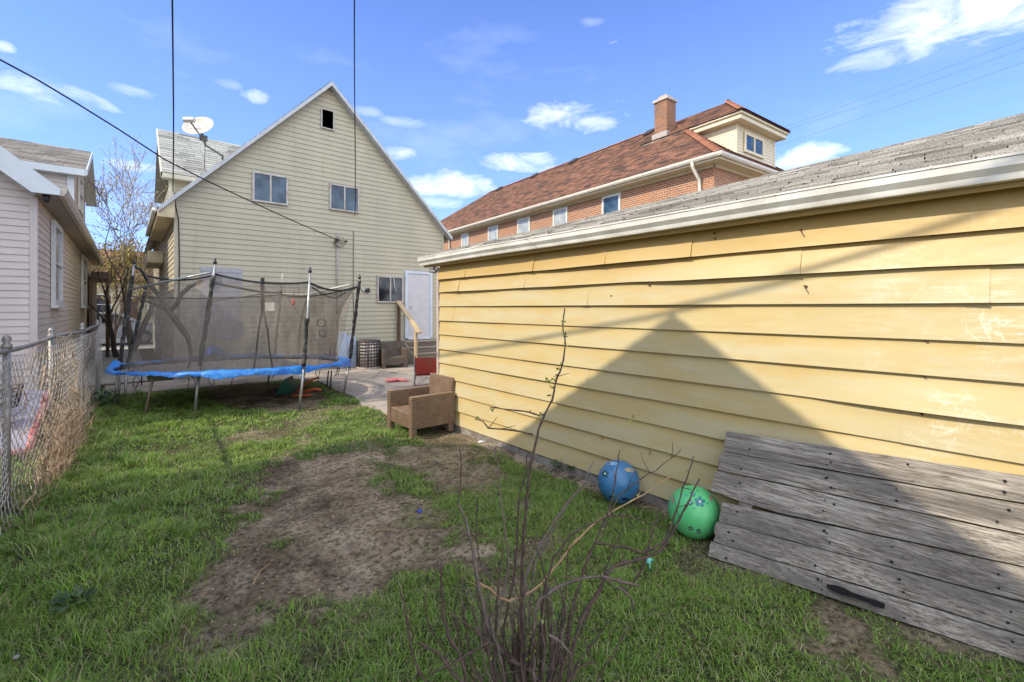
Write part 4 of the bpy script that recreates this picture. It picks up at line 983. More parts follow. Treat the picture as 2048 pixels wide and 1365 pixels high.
for i, ((a0, a1), (b0, b1)) in enumerate(zip(SL, SR)):
    n = 34; vs = []; yst = 1.455-.01*(i % 3)+(.06 if i > 2 else 0)
    jag = [.015*random.random() for _ in range(5)]
    for k in range(n+1):
        y = yst - k*(yst+1.3)/n; g = (1.49-y)/1.41; s0 = a0+(b0-a0)*g; s1 = a1+(b1-a1)*g
        if y < .0: s0, s1 = b0, b1
        if i == 3: s0 -= .055*min(1, g/.3)*max(0, 1-g)
        if i == 2: s1 += .0*g
        wv = .004*math.sin(y*5+i*2)+.002*math.sin(y*17+i)
        e = .006*(float(vnoise(np.array([y*9+i*5]), np.array([i+.2]))[0])-.5)
        for j, f in enumerate((0, .25, .5, .75, 1)):
            yy_ = y - (jag[j] if k == 0 else 0)
            vs.append(fpP(yy_, s0+(s1-s0)*f+(e if j in (0, 4) else 0), .012+wv+.004*math.sin(f*3.1)+.004*(i % 2)))
        vs.append(fpP(y, s1, -.012)); vs.append(fpP(y, s0, -.012))
    fs = []
    for k in range(n):
        for j in range(7): fs.append((k*7+j, k*7+(j+1) % 7, (k+1)*7+(j+1) % 7, (k+1)*7+j))
    fs.append((0, 1, 2, 3, 4, 5, 6)); o5 = n*7; fs.append(tuple(o5+j for j in (6, 5, 4, 3, 2, 1, 0)))
    mb = MB(); mb.raw(vs, fs)
    for yn in (1.33, .86, .84, .52, .14):
        for f in (.25, .7):
            if random.random() < .3: continue
            f += random.uniform(-.08, .08)
            y = yn+random.uniform(-.03, .03); g = (1.49-y)/1.41; s_ = (a0+(b0-a0)*g)*(1-f)+(a1+(b1-a1)*g)*f
            mb.cur = 1; p = fpP(y, s_, .02); q = fpP(y, s_, .0245); mb.tube([p, q], random.uniform(.0045, .008), 6)
    mb.build('board', [WOOD, mat('nail_hole', (.012, .01, .009), rough=.9)], FP)
for y in (1.3, .5, -.6):
    mb = MB(); vs = []
    for (s_, o) in ((.02, -.013), (.98, -.013), (.98, -.035), (.02, -.035)):
        for dy in (-.04, .04): vs.append(fpP(y+dy, s_, o))
    mb.raw(vs, [(0, 1, 3, 2), (2, 3, 5, 4), (4, 5, 7, 6), (6, 7, 1, 0), (0, 2, 4, 6), (1, 7, 5, 3)]); mb.build('batten', WOOD, FP)
def fp_hit(u, v):
    d = Vector(ray(u, v)); o_ = Vector((0, 0, CH)); best = None
    for y in np.linspace(1.5, 0, 400):
        p = d*(y/d.y) + o_ if abs(d.y) > 1e-6 else None
        if p is None: continue
        a, c_ = fpB(y), fpT(y); s_ = (p.z-a.z)/(c_.z-a.z); X_s = a.x+(c_.x-a.x)*s_
        e = abs(X_s-p.x)
        if best is None or e < best[0]: best = (e, y, s_)
    return best[1], best[2]
y0, s0 = fp_hit(1658, 1172); y1, s1 = fp_hit(1772, 1212)
mb = MB()
pts = [fpP(y0+(y1-y0)*f, s0+(s1-s0)*f, .028) for f in np.linspace(0, 1, 8)]
wds = [.009, .018, .02, .013, .012, .012, .016, .013]; vs = []
for p, w_ in zip(pts, wds):
    n_ = Vector((.5, 0, .86)); vs += [p-n_*w_, p+n_*w_, p-n_*w_+Vector((-.008, 0, .004)), p+n_*w_+Vector((-.008, 0, .004))]
fs = []
for k in range(7):
    a = k*4; fs += [(a+2, a+3, a+7, a+6), (a, a+2, a+6, a+4), (a+1, a+5, a+7, a+3)]
fs += [(0, 1, 3, 2), (28, 30, 31, 29)]
mb.raw(vs, fs); mb.build('strap_hinge', mat('black_iron', (.008, .008, .009), (.02, .018, .018), .9, 20, spec=.1), FP)

# ================================================================ BALLS
def rubber(name, c, c2):
    m, t, b = newmat(name); co = t.add('ShaderNodeTexCoord').outputs['Object']
    t.link(t.mix(t.ramp(t.noise(co, 5, 5), [(.45, 0), (.75, .5)]), c, c2), b.inputs['Base Color']); b.inputs['Roughness'].default_value = .28
    t.link(t.ramp(t.noise(co, 60, 4), [(.3, .22), (.8, .5)]), b.inputs['Roughness']); return m
def ball(name, c, r, m_, label, pats):
    o = thing(name, (c[0], c[1], 0), label, 'ball'); c = Vector(c); mb = MB()
    mb.lathe([(r*math.sin(g), -r*math.cos(g)) for g in np.linspace(0.001, math.pi-.001, 30)], c, 44); mb.build('skin', m_, o)
    cp_ = Vector((0, 0, CH)); fwd = (cp_-c).normalized(); rt_ = fwd.cross(Vector((0, 0, 1))).normalized()*-1; rt_ = Vector((0, 0, 1)).cross(fwd).normalized(); up_ = fwd.cross(rt_)
    for (pu, pv, sz, kind, mm_) in pats:
        mb = MB(); pts = []
        def on(a, b_, h=.0018):
            f = math.sqrt(max(0, 1-a*a-b_*b_)); return c + (rt_*a+up_*b_+fwd*f)*(r+h)
        if kind == 'flower':
            n = 60; ring = []
            for k in range(n):
                g = 2*math.pi*k/n; rr = sz*(.42+.58*abs(math.cos(2.5*g))**.7); ring.append((pu+rr*math.cos(g+.3), pv+rr*math.sin(g+.3)))
            vs = [on(pu, pv)] + [on((x+pu)/2, (y+pv)/2) for x, y in ring] + [on(x, y) for x, y in ring]
            fs = [(0, 1+k, 1+(k+1) % n) for k in range(n)] + [(1+k, 1+n+k, 1+n+(k+1) % n, 1+(k+1) % n) for k in range(n)]
            mb.raw(vs, fs); fo = mb.build('flower_print', mm_, o)
            mb = MB(); mb.raw([on(pu, pv, .003)]+[on(pu+sz*.25*math.cos(g), pv+sz*.25*math.sin(g), .003) for g in np.linspace(0, 2*math.pi, 13)[:-1]], [(0, 1+k, 1+(k+1) % 12) for k in range(12)]); mb.build('flower_centre', mat('pale_print', (.7, .75, .72)), fo)
        else:
            n = 10; mb.raw([on(pu, pv)]+[on(pu+sz*kind[0]*math.cos(g), pv+sz*kind[1]*math.sin(g)) for g in np.linspace(0, 2*math.pi, n+1)[:-1]], [(0, 1+k, 1+(k+1) % n) for k in range(n)]); mb.build('spot_print', mm_, o)
TEAL = mat('teal_print', (.01, .2, .22), rough=.35); DTL = mat('dark_green_print', (.015, .08, .05), rough=.4); PKP = mat('dull_pink_print', (.42, .25, .2), rough=.4)
ball('green_ball', (3.125, 1.66, .182), .18, rubber('green_rubber', (.09, .46, .16), (.2, .56, .27)), 'bright green rubber play ball with teal flowers beside the board panel',
     [(.2, .38, .2, 'flower', TEAL), (-.15, .3, .11, 'flower', TEAL), (-.05, .62, .1, 'flower', TEAL), (.12, .78, .035, (1, 1), TEAL), (.48, .36, .04, (1, .7), TEAL), (-.28, .55, .03, (1, 1), TEAL), (0, .12, .03, (1, 1), TEAL),
      (-.12, -.6, .09, 'flower', DTL), (.16, -.66, .09, 'flower', DTL), (.6, .58, .1, (.6, 1.2), PKP), (-.8, .3, .1, (.5, 1.4), PKP)])
ball('blue_ball', (3.19, 2.37, .177), .175, rubber('blue_rubber', (.035, .15, .32), (.10, .25, .42)), 'blue rubber play ball resting against the yellow siding behind the shrub',
     [(-.62, .3, .17, 'flower', DTL), (.5, .55, .2, (1.2, .5), mat('tan_print', (.4, .33, .2))), (.3, -.75, .15, (1.3, .5), mat('navy_print', (.01, .03, .12))), (-.3, -.7, .12, (1.2, .5), mat('navy_print', (.01, .03, .12))), (-.35, .78, .2, (1.6, .4), mat('pale_blue_print', (.25, .45, .62)))])

# ================================================================ WICKER ARMCHAIRS
m, t, b = newmat('brown_wicker'); co_ = t.add('ShaderNodeTexCoord').outputs['Object']
sp = t.add('ShaderNodeSeparateXYZ'); t.link(co_, sp.inputs[0]); cb = t.add('ShaderNodeCombineXYZ'); t.link(t.math('ADD', sp.outputs[0], sp.outputs[1]), cb.inputs[0]); t.link(sp.outputs[2], cb.inputs[1])
bk = t.add('ShaderNodeTexBrick'); t.link(cb.outputs[0], bk.inputs['Vector']); bk.inputs['Scale'].default_value = 1
bk.inputs['Brick Width'].default_value = .052; bk.inputs['Row Height'].default_value = .022; bk.inputs['Mortar Size'].default_value = .005; bk.inputs['Mortar Smooth'].default_value = .6
bk.inputs['Color1'].default_value = (.24, .155, .10, 1); bk.inputs['Color2'].default_value = (.18, .115, .075, 1); bk.inputs['Mortar'].default_value = (.045, .028, .02, 1)
t.link(t.mix(t.ramp(t.noise(co_, 6, 5), [(.45, 0), (.75, .4)]), bk.outputs['Color'], (.26, .185, .13)), b.inputs['Base Color']); b.inputs['Roughness'].default_value = .5
bump(t, b, bk.outputs['Fac'], -.9, .006); WICK = m
DWICK = mat('dark_wicker', (.075, .055, .042), (.12, .09, .065), .6, 12, bmp=.6, bscale=120)
def armchair(loc, rz, label, mt, scale=1.0):
    """front faces local -Y"""
    o = thing('wicker_armchair', loc, label, 'armchair', 'wicker armchairs in the back yard'); o.rotation_euler = (0, 0, rz); o.scale = (scale,)*3
    I = Matrix.Identity(4); hw = .35
    def P(name, mb): q = mb.build(name, mt); q.parent = o; q.matrix_parent_inverse = I; return q
    for sx in (-1, 1):
        x0, x1 = sorted((sx*hw, sx*(hw-.085)))
        mb = MB(); mb.bbox(x0, x1, -.34, .30, .11, .52, .008); P('armrest', mb)
        for yy_ in (-.34, .2):
            mb = MB(); mb.bbox(x0+.002, x1-.002, yy_+.002, yy_+.075, 0, .109, .006); P('leg', mb)
    mb = MB(); M_ = Matrix.Translation((0, .28, .2)) @ Matrix.Rotation(R(-7), 4, 'X'); mb.bbox(-hw+.05, hw-.05, -.05, .05, -.02, .50, .01, M_); P('backrest', mb)
    mb = MB(); mb.bbox(-hw+.086, hw-.086, -.325, .25, .11, .30, .008); P('seat_base', mb)
    return o
armchair((3.035, 5.47, .02), R(-90), 'brown woven armchair standing on the lawn edge beside the garage corner', WICK)
armchair((5.62, 11.75, .03), R(-14), 'dark wicker armchair with one orange brown arm beside the porch steps', DWICK, .98)
a2 = [c for c in C.objects if c.name.startswith('wicker_armchair')][-1]

# ================================================================ PATIO OBJECTS
DRM = mat('charred_black_metal', (.025, .02, .018), (.06, .045, .04), .6, 9)
DRL = mat('dusty_pale_fins', (.75, .68, .62), (.35, .3, .27), .7, 14)
c0 = Vector((5.02, 12.0, .03)); AC = thing('cooling_unit', c0, 'round dark caged cooling unit with pale fins beside the wicker armchair', 'cooling unit')
mb = MB(); mb.lathe([(0, .05), (.285, .05), (.285, .7), (0, .7)], c0, 28); mb.build('fin_coil', DRL, AC)
mb = MB()
for k in range(22):
    g = 2*math.pi*k/22; p = c0+Vector((.3*math.cos(g), .3*math.sin(g), 0)); mb.tube([p+Vector((0, 0, .03)), p+Vector((0, 0, .72))], .009 if k % 3 else .022, 5)
for z in np.arange(.06, .72, .085): mb.lathe([(.285, z-.012), (.31, z-.014), (.31, z+.014), (.285, z+.012)], c0, 28)
mb.build('cage', DRM, AC)
mb = MB(); mb.lathe([(0, .0), (.33, .0), (.33, .035), (.3, .04)], c0, 28); mb.build('base_ring', mat('pale_ring', (.5, .42, .36)), AC)
mb = MB(); mb.lathe([(.31, .72), (.31, .75), (.2, .77), (0, .775)], c0, 28); mb.build('lid', DRM, AC)
q0 = on_ground(697, 741); PB = thing('plastic_board', (4.55, 12.2, .03), 'tall pale blue grey plastic board propped against the house wall', 'board')
mb = MB(); M_ = Matrix.Translation((4.52, 12.35, .03)) @ Matrix.Rotation(R(-9), 4, 'X'); mb.bbox(-.2, .08, -.02, .02, 0, .98, .018, M_); mb.build('panel', mat('pale_blue_plastic', (.4, .46, .55), (.33, .38, .46), .5), PB)
mb = MB(); M_ = Matrix.Translation((4.72, 12.4, .03)) @ Matrix.Rotation(R(-7), 4, 'X')
pr = [(-.16, 0), (.16, 0), (.16, .7)]+[(.16*math.cos(g), .7+.2*math.sin(g)) for g in np.linspace(.2, 2.9, 8)]+[(-.16, .7)]
n = len(pr); mb.raw([M_ @ Vector((x, -.02, z)) for x, z in pr]+[M_ @ Vector((x, .02, z)) for x, z in pr], [tuple(range(n)), tuple(range(2*n-1, n-1, -1))]+[(i, i+n, (i+1) % n+n, (i+1) % n) for i in range(n)])
mb.build('rounded_panel', mat('pale_blue_plastic', (.4, .46, .55)), PB)
# red folding chair
RED = mat('faded_red_canvas', (.42, .06, .04), (.3, .09, .07), .7, 7)
c0 = Vector((4.83, 8.5, .03)); FC = thing('folding_chair', c0, 'small faded red canvas folding chair half hidden by the garage corner', 'chair')
Mf = Matrix.Translation(c0) @ Matrix.Rotation(R(-25), 4, 'Z') @ Matrix.Diagonal((1.1, 1, .93, 1))
mb = MB(); vs = []
for i in range(7):
    for j in range(9):
        x = -.22+.44*i/6; z = .2+.42*j/8; y = -.05+.05*math.sin(i/6*math.pi)+.12*(1-j/8); vs.append(Mf @ Vector((x, y, z)))
nn_ = len(vs); mb.raw(vs+[v+Vector((0, .012, 0)) for v in vs], [(i*9+j, (i+1)*9+j, (i+1)*9+j+1, i*9+j+1) for i in range(6) for j in range(8)]+[(nn_+i*9+j, nn_+i*9+j+1, nn_+(i+1)*9+j+1, nn_+(i+1)*9+j) for i in range(6) for j in range(8)], True); mb.build('backrest', RED, FC)
mb = MB(); vs = [Mf @ Vector((x, y, z)) for x in (-.22, 0, .22) for y, z in ((-.35, .3), (-.1, .24), (.07, .22))]; vs2 = [v+Vector((0, 0, -.012)) for v in vs]
q = [(i*3+j, (i+1)*3+j, (i+1)*3+j+1, i*3+j+1) for i in range(2) for j in range(2)]; mb.raw(vs+vs2, q+[tuple(k+9 for k in f[::-1]) for f in q], True); mb.build('seat', RED, FC)
for (a, bq) in [((-.24, -.3, 0), (-.24, .05, .64)), ((.24, -.3, 0), (.24, .05, .64)), ((-.24, .1, 0), (-.22, -.35, .31)), ((.24, .1, 0), (.22, -.35, .31))]:
    mb = MB(); mb.tube([Mf @ Vector(a), Mf @ Vector(bq)], .012, 7); mb.build('leg', mat('grey_tube', (.25, .25, .26), rough=.4, metal=.6), FC)
# pink toy
c0 = Vector((4.45, 9.35, .03)); mb = MB()
mb.lathe([(0, .0), (.1, .01), (.13, .05), (.11, .07), (.09, .035), (0, .03)], c0, 16, Matrix.Diagonal((1.2, .8, 1, 1))); mb.tube([c0+Vector((.1, -.03, .04)), c0+Vector((.22, -.12, .03)), c0+Vector((.28, -.2, .015))], [.03, .035, .02], 8)
tag(mb.build('pink_toy', mat('pink_plastic', (.7, .16, .16), (.6, .22, .2), .5)), 'small pink plastic toy lying on the cracked patio', 'toy')
# toy wheelbarrow under the trampoline
c0 = Vector((2.28, 8.95, .02)); WB = thing('toy_wheelbarrow', c0, 'tipped dark green toy wheelbarrow with orange handles under the trampoline', 'wheelbarrow')
Mw = Matrix.Translation(c0+Vector((0, 0, .17))) @ Matrix.Rotation(R(55), 4, 'Z') @ Matrix.Rotation(R(-62), 4, 'X')
mb = MB(); vs = []; pr = [(.10, 0), (.2, .16), (.215, .165), (.2, .175), (.09, .012)]
for (r_, z) in pr:
    for k in range(16):
        g = 2*math.pi*k/16; ex_n = .6; x = r_*1.15*math.copysign(abs(math.cos(g))**ex_n, math.cos(g)); y = r_*.85*math.copysign(abs(math.sin(g))**ex_n, math.sin(g)); vs.append(Mw @ Vector((x, y, z-.05)))
mb.raw(vs, [(i*16+k, i*16+(k+1) % 16, (i+1)*16+(k+1) % 16, (i+1)*16+k) for i in range(4) for k in range(16)]+[tuple(range(16))[::-1], tuple(range(64, 80))], True)
mb.build('tub', mat('dark_green_plastic', (.015, .09, .065), (.03, .12, .09), .5), WB)
ORG = mat('orange_plastic', (.62, .1, .03), (.5, .1, .04), .5)
MB().tube([c0+Vector((.1, -.05, .12)), c0+Vector((.3, -.12, .3)), c0+Vector((.42, -.2, .34))], .02, 8).build('handle', ORG, WB)
MB().tube([c0+Vector((.12, -.2, .1)), c0+Vector((.3, -.33, .17)), c0+Vector((.42, -.38, .14))], .022, 8).build('handle', ORG, WB)
MB().tube([c0+Vector((.0, -.1, .05)), c0+Vector((.3, -.2, .04))], .02, 8).build('leg', ORG, WB)
MB().lathe([(0, -.025), (.08, -.025), (.085, 0), (.08, .025), (0, .025)], c0+Vector((-.2, .1, .09)), 18, Matrix.Rotation(R(80), 4, 'X')).build('wheel', DK, WB)

# ================================================================ TRAMPOLINE
TC = Vector((1.62, 9.62, 0)); TR_ = 1.83
TP = thing('trampoline', TC, 'old round trampoline with torn blue pad, ragged poles and brown safety net', 'trampoline')
GALV = mat('galvanised_tube', (.42, .43, .42), (.3, .29, .27), .4, 14, metal=.6)
FOAM = mat('ragged_black_foam', (.02, .019, .018), (.09, .085, .08), .85, 16, bmp=.8, bscale=40, lo=.5, hi=.62)
def ring_z(g): return .625 + .055*math.cos(g-R(262)) - .035*math.cos(g)
def ringp(g, r=TR_, dz=0): return Vector((TC.x+r*math.cos(g), TC.y+r*math.sin(g), ring_z(g)+dz))
GG = np.linspace(0, 2*math.pi, 73)
mb = MB(); mb.tube([ringp(g) for g in GG], .022, 8, cap=False); mb.build('frame_ring', GALV, TP)
mb = MB(); N = 48; vs = [Vector((TC.x, TC.y, .585))]
for j in (1, 2, 3, 4):
    for k in range(N): g = 2*math.pi*k/N; p = ringp(g, 1.58*j/4); p.z = .585+(p.z-.60)*(j/4)**2; vs.append(p)
fs = [(0, 1+k, 1+(k+1) % N) for k in range(N)] + [(1+(j-1)*N+k, 1+j*N+k, 1+j*N+(k+1) % N, 1+(j-1)*N+(k+1) % N) for j in (1, 2, 3) for k in range(N)]
mb.raw(vs, fs, True); mb.raw([v-Vector((0, 0, .006)) for v in vs], [f[::-1] for f in fs], True)
mb.build('jumping_mat', mat('dusty_mat', (.24, .2, .165), (.16, .135, .11), .8, 5), TP)
m, t, b = newmat('blue_vinyl_pad'); co_ = t.add('ShaderNodeTexCoord').outputs['Object']
na = t.noise(co_, 6, 6, .65); nb = t.noise(co_, 26, 5, .6)
cc = t.mix(t.ramp(na, [(.4, 0), (.7, 1)]), (.012, .14, .52), (.03, .26, .68)); cc = t.mix(t.ramp(nb, [(.6, 0), (.68, .8)]), cc, (.5, .56, .62)); cc = t.mix(t.ramp(t.noise(co_, 9, 4, .7), [(.6, 0), (.66, .7)]), cc, (.01, .05, .2))
t.link(cc, b.inputs['Base Color']); b.inputs['Roughness'].default_value = .35; bump(t, b, na, .6, .05)
PADM = m
mb = MB(); N = 150; vs = []
rows_ = [(1.70, .025), (1.74, .04), (1.80, .042), (1.86, .03), (1.885, .005), (1.885, -.04)]
for k in range(N+1):
    g = 2*math.pi*k/N; nz = float(vnoise(np.array([k*.21]), np.array([2.2]))[0]); nz2 = float(vnoise(np.array([k*.5]), np.array([9.2]))[0])
    deg = math.degrees(g)
    lump = .24*math.exp(-((deg-98)/7)**2) + .09*math.exp(-((deg-172)/5)**2) + .05*math.exp(-((deg-75)/10)**2)
    slim = .3 if 190 < deg < 232 else (.7 if 178 < deg <= 190 else 1.0)
    for j, (r_, dz) in enumerate(rows_):
        rr = 1.9-(1.9-r_)*(.6+.5*nz2 if j < 2 else 1)*slim if j < 4 else r_ + .02*(nz2-.5)
        z = dz + .03*(nz-.4)*(1 if j < 4 else .3) + (lump if j in (1, 2) else lump*.4 if j < 4 else 0)
        if j == 5: z = -.0 - .075*nz*(1 if slim == 1 else .15) - .04*nz2*nz
        vs.append(ringp(g, rr+.045*(float(vnoise(np.array([k*.9+j]), np.array([4.]))[0])-.5), z+.035*(float(vnoise(np.array([k*1.3]), np.array([j*2.+.5]))[0])-.5)))
n = len(rows_); fs = [(k*n+j, k*n+j+1, (k+1)*n+j+1, (k+1)*n+j) for k in range(N) for j in range(n-1)]
mb.raw(vs, fs, True); mb.raw([v-Vector((0, 0, .008)) for v in vs], [f[::-1] for f in fs], True); mb.build('blue_pad', PADM, TP)
for k in range(34):
    g = random.choice([random.uniform(3.6, 6.2), random.uniform(0, 6.28)]); p = ringp(g, 1.86, -.03)
    MB().tube([p, p+Vector((random.uniform(-.04, .04), 0, -.06)), p+Vector((random.uniform(-.06, .06), 0, -random.uniform(.1, .2)))], .006, 4).build('tie_cord', FOAM, TP)
poles = []
for (b_, md, tp, t0, t1) in [((228, 815), (238, 735), (268, 533), 7.58, 7.75), ((389, 833), (398, 742), (430, 533), 6.98, 7.1), ((598, 823), (607, 742), (620, 550), 7.32, 7.4), ((687, 790), (699, 725), (719, 562), 8.7, 8.85),
                             ((540, 752), (548, 718), (563, 580), 10.9, 11.0), ((250, 797), (254, 735), (291, 583), 8.4, 8.9)]:
    B, Md, T_p = at_t(*b_, t0), at_t(*md, (t0+t1)/2), at_t(*tp, t1); B.z = -.02
    MB().tube([B, Md+Vector((0, 0, .02))], .021, 8).build('leg', GALV, TP)
    n = 22; pts = [Md.lerp(T_p, k/n)+Vector((random.uniform(-.006, .006), random.uniform(-.006, .006), 0)) for k in range(n+1)]
    po = MB().tube([Md-Vector((0, 0, .12)), T_p+(T_p-Md).normalized()*.06], .017, 8).build('pole', GALV, TP)
    top = n-(4 if t0 < 8 else 2)
    MB().tube(pts[1:top+3 if b_[0] != 598 else top-5], [random.uniform(.024, .04) for _ in pts[1:top+3 if b_[0] != 598 else top-5]], 7).build('foam_sleeve', FOAM, po)
    MB().lathe([(0, -.03), (.025, -.025), (.03, .01), (.014, .025), (.022, .05), (0, .07)], T_p+Vector((0, 0, .06)), 10).build('cap', DK, po)
    poles.append((Md, T_p))
# second leg of each pair and rusty brace
MB().tube([at_t(241, 745, 7.7), at_t(237, 812, 7.7)*1.0], .014, 8).build('brace', GALV, TP)
q = on_ground(290, 828); MB().tube([q, at_t(308, 748, 7.2)], .02, 8).build('brace', mat('rusty_brown_tube', (.2, .13, .09), (.3, .25, .2), .7), TP)
for (u0, v0, u1, v1, t_) in [(657, 742, 654, 775, 9.6), (663, 742, 660, 790, 9.3), (538, 752, 536, 770, 8.0), (284, 748, 283, 775, 9.6)]:
    MB().tube([at_t(u0, v0, t_), at_t(u1, v1, t_)], .014, 7).build('brace', mat('dark_tube', (.04, .04, .04), rough=.5), TP)
# net
m = bpy.data.materials.new('brown_net'); m.use_nodes = True; t = NT(m.node_tree); b = m.node_tree.nodes['Principled BSDF']
b.inputs['Base Color'].default_value = (.135, .11, .09, 1); b.inputs['Roughness'].default_value = .8
co_ = t.add('ShaderNodeTexCoord').outputs['Object']
tb = t.add('ShaderNodeBsdfTransparent'); mx = t.add('ShaderNodeMixShader')
al = t.math('ADD', t.ramp(t.noise(t.mapping(co_, scale=(1, 1, .5)), 1.8, 5, .65), [(.3, .28), (.7, .5)]), t.ramp(t.noise(t.mapping(co_, scale=(5, 5, .45)), 2.2, 5, .6, .4), [(.42, 0), (.7, .34)])); t.link(al, mx.inputs[0]); t.link(tb.outputs[0], mx.inputs[1]); t.link(b.outputs[0], mx.inputs[2]); t.link(mx.outputs[0], t.n['Material Output'].inputs[0])
NETM = m; WEB = mat('black_webbing', (.018, .018, .018), rough=.8)
P1, P2, P3, P4, P6, P7 = poles
def inward(p, k): q = Vector((TC.x, TC.y, p.z)); return p.lerp(q, k)
def net_panel(A, B, sag=.12, ik=.05, seed=0, rope=True, a_shift=0.0, right_curve=0.0):
    (a0, a1), (b0, b1) = A, B; n, mz = 16, 12; vs = []; topl = []
    ga = math.atan2(a0.y-TC.y, a0.x-TC.x); gb = math.atan2(b0.y-TC.y, b0.x-TC.x)
    while gb < ga: gb += 2*math.pi
    for i in range(n+1):
        f = a_shift+(1-a_shift)*i/n; g = ga+(gb-ga)*f
        bot = ringp(g, 1.66, .0)
        top = inward(a1.lerp(b1, f), ik) ; top.z -= .12 + sag*4*f*(1-f)
        topl.append(top)
        for j in range(mz+1):
            h = j/mz; p = bot.lerp(top, h); k_ = .07*math.sin(3.14*h)*(float(vnoise(np.array([f*4+seed]), np.array([h*3+seed]))[0])-.3)
            p = inward(p, k_)
            if right_curve and f > .7: p = inward(p, right_curve*((f-.7)/.3)**2*math.sin(3.14*h)*.6)
            vs.append(p)
    MB().raw(vs, [(i*(mz+1)+j, i*(mz+1)+j+1, (i+1)*(mz+1)+j+1, (i+1)*(mz+1)+j) for i in range(n) for j in range(mz)], True).build('net', NETM, TP)
    if rope: MB().tube(topl, .017, 6).build('top_webbing', WEB, TP)
net_panel(P2, P3, .07, .02, 1); net_panel(P3, P4, .1, .02, 2, right_curve=.25); net_panel(P4, P6, .1, .04, 3); net_panel(P6, P7, .05, .03, 4); net_panel(P1, P2, .1, .05, 5, a_shift=.12)
def strap(name, pts, r, m_=WEB): return MB().tube([at_t(*p) for p in pts], r, 6).build(name, m_, TP)
strap('cross_rod', [(256, 581, 7.7), (340, 562, 7.4), (420, 546, 7.1)], .018, GALV)
strap('webbing_strap', [(525, 556, 7.3), (525, 590, 7.3), (526, 622, 7.3)], .03)
strap('webbing_strap', [(525, 620, 7.3), (517, 660, 7.3), (513, 700, 7.3), (507, 742, 7.3)], .014)
strap('webbing_strap', [(526, 620, 7.3), (535, 660, 7.3), (539, 700, 7.3), (546, 742, 7.3)], .014)
strap('webbing_strap', [(270, 533, 7.7), (283, 542, 7.7), (300, 572, 7.9)], .02)
NET_SHADE = mat('branch_shade_brown', (.06, .05, .042), (.09, .075, .062), .9)  # solid dark bands stand in for branch shadows on the net
strap('branch_shade', [(288, 546, 8.2), (303, 573, 8.2), (322, 596, 8.2), (338, 622, 8.2), (358, 650, 8.2), (376, 676, 8.2), (383, 712, 8.2), (376, 736, 8.0)], [.03, .035, .04, .05, .05, .04, .03, .015], NET_SHADE)
strap('branch_shade', [(339, 622, 8.2), (352, 612, 8.2), (362, 590, 8.2), (380, 573, 8.2), (404, 563, 8.1)], [.04, .04, .04, .035, .03], NET_SHADE)
strap('branch_shade', [(258, 590, 8.2), (285, 600, 8.2), (312, 610, 8.2), (336, 622, 8.2)], [.012, .015, .02, .03], NET_SHADE)
strap('net_cord', [(430, 567, 8.4), (480, 577, 8.9), (525, 585, 9.4), (563, 586, 10.5)], .022)
strap('net_cord', [(420, 603, 9), (470, 597, 9), (525, 588, 9)], .01)
strap('net_cord', [(624, 575, 7.5), (650, 592, 7.9), (672, 597, 8.3), (692, 584, 8.6)], .01)
strap('net_cord', [(565, 588, 10.6), (610, 590, 10), (640, 584, 9.6), (668, 577, 9), (700, 570, 8.8)], .02, mat('pale_rod', (.5, .47, .42)))
strap('pole_tip', [(563, 580, 10.9), (565, 548, 10.9)], .012, mat('pale_rod', (.5, .47, .42)))
for (u, v, ru, rv) in [(643, 646, 9, 8), (646, 667, 7, 8)]:
    strap('drawn_loop', [(u+ru*math.cos(g), v+rv*math.sin(g), 8.05) for g in np.linspace(0, 6.28, 14)], .008, mat('dark_marker', (.07, .06, .055)))
M_ = Matrix.Translation(at_t(539, 614, 9.0)) @ Matrix.Rotation(-TH, 4, 'Z'); MB().bbox(-.1, .1, -.003, .003, -.085, .085, .001, M_).build('paper_tag', mat('old_paper', (.6, .56, .5)), TP)
p = at_t(587, 603, 9.2); TO = thing('hanging_toy', p, 'small orange and yellow toy hanging inside the trampoline net', 'toy')
MB().lathe([(0, -.09), (.03, -.07), (.035, -.02), (.02, 0), (.03, .03), (0, .07)], p, 10).build('body', ORG, TO); MB().tube([p+Vector((0, 0, .07)), p+Vector((.01, 0, .2))], .006, 5).build('string', DK, TO)

# ================================================================ CHAIN LINK FENCE
FEN = thing('chain_link_fence', (-.65, 6.5, 0), 'sagging rusty chain link fence along the left side of the yard', 'fence')
GF = mat('dull_galvanised', (.36, .35, .33), (.22, .2, .18), .5, 12, metal=.5)
def fx(y): return float(np.interp(y, [2.5, 5.33, 7.0, 9.1, 11.5], [-.80, -.70, -.60, -.47, -.40]))
FH = 1.3
for y in (3.6, 5.33, 7.0, 9.1, 11.5):
    x = fx(y); po = MB().tube([(x-.03, y, -.1), (x-.03, y, FH+.05)], .024, 10).build('post', GF, FEN)
    MB().lathe([(0, -.03), (.032, -.03), (.034, 0), (.018, .015), (.03, .045), (.02, .07), (0, .08)], (x-.03, y, FH+.06), 12).build('cap', GF, po)
ty = np.linspace(2.8, 11.5, 40)
MB().tube([(fx(y)-.03, y, FH+.02+.012*math.sin(y*1.9)) for y in ty], .021, 9).build('top_rail', GF, FEN)
mb = MB(); step = .055; n = int((11.4-3.0)/step); m_ = int(FH/step)
def mesh_pt(y, z):
    bul = .05*math.sin(y*1.7+1)*math.sin(min(z, FH)/FH*3.0) + (.10*math.exp(-((y-6.6)/.7)**2)*math.sin(z/FH*3.14)) + (.06 if z < .15 else 0)*(1-z/.15)
    return Vector((fx(y)+bul, y, z-.01))
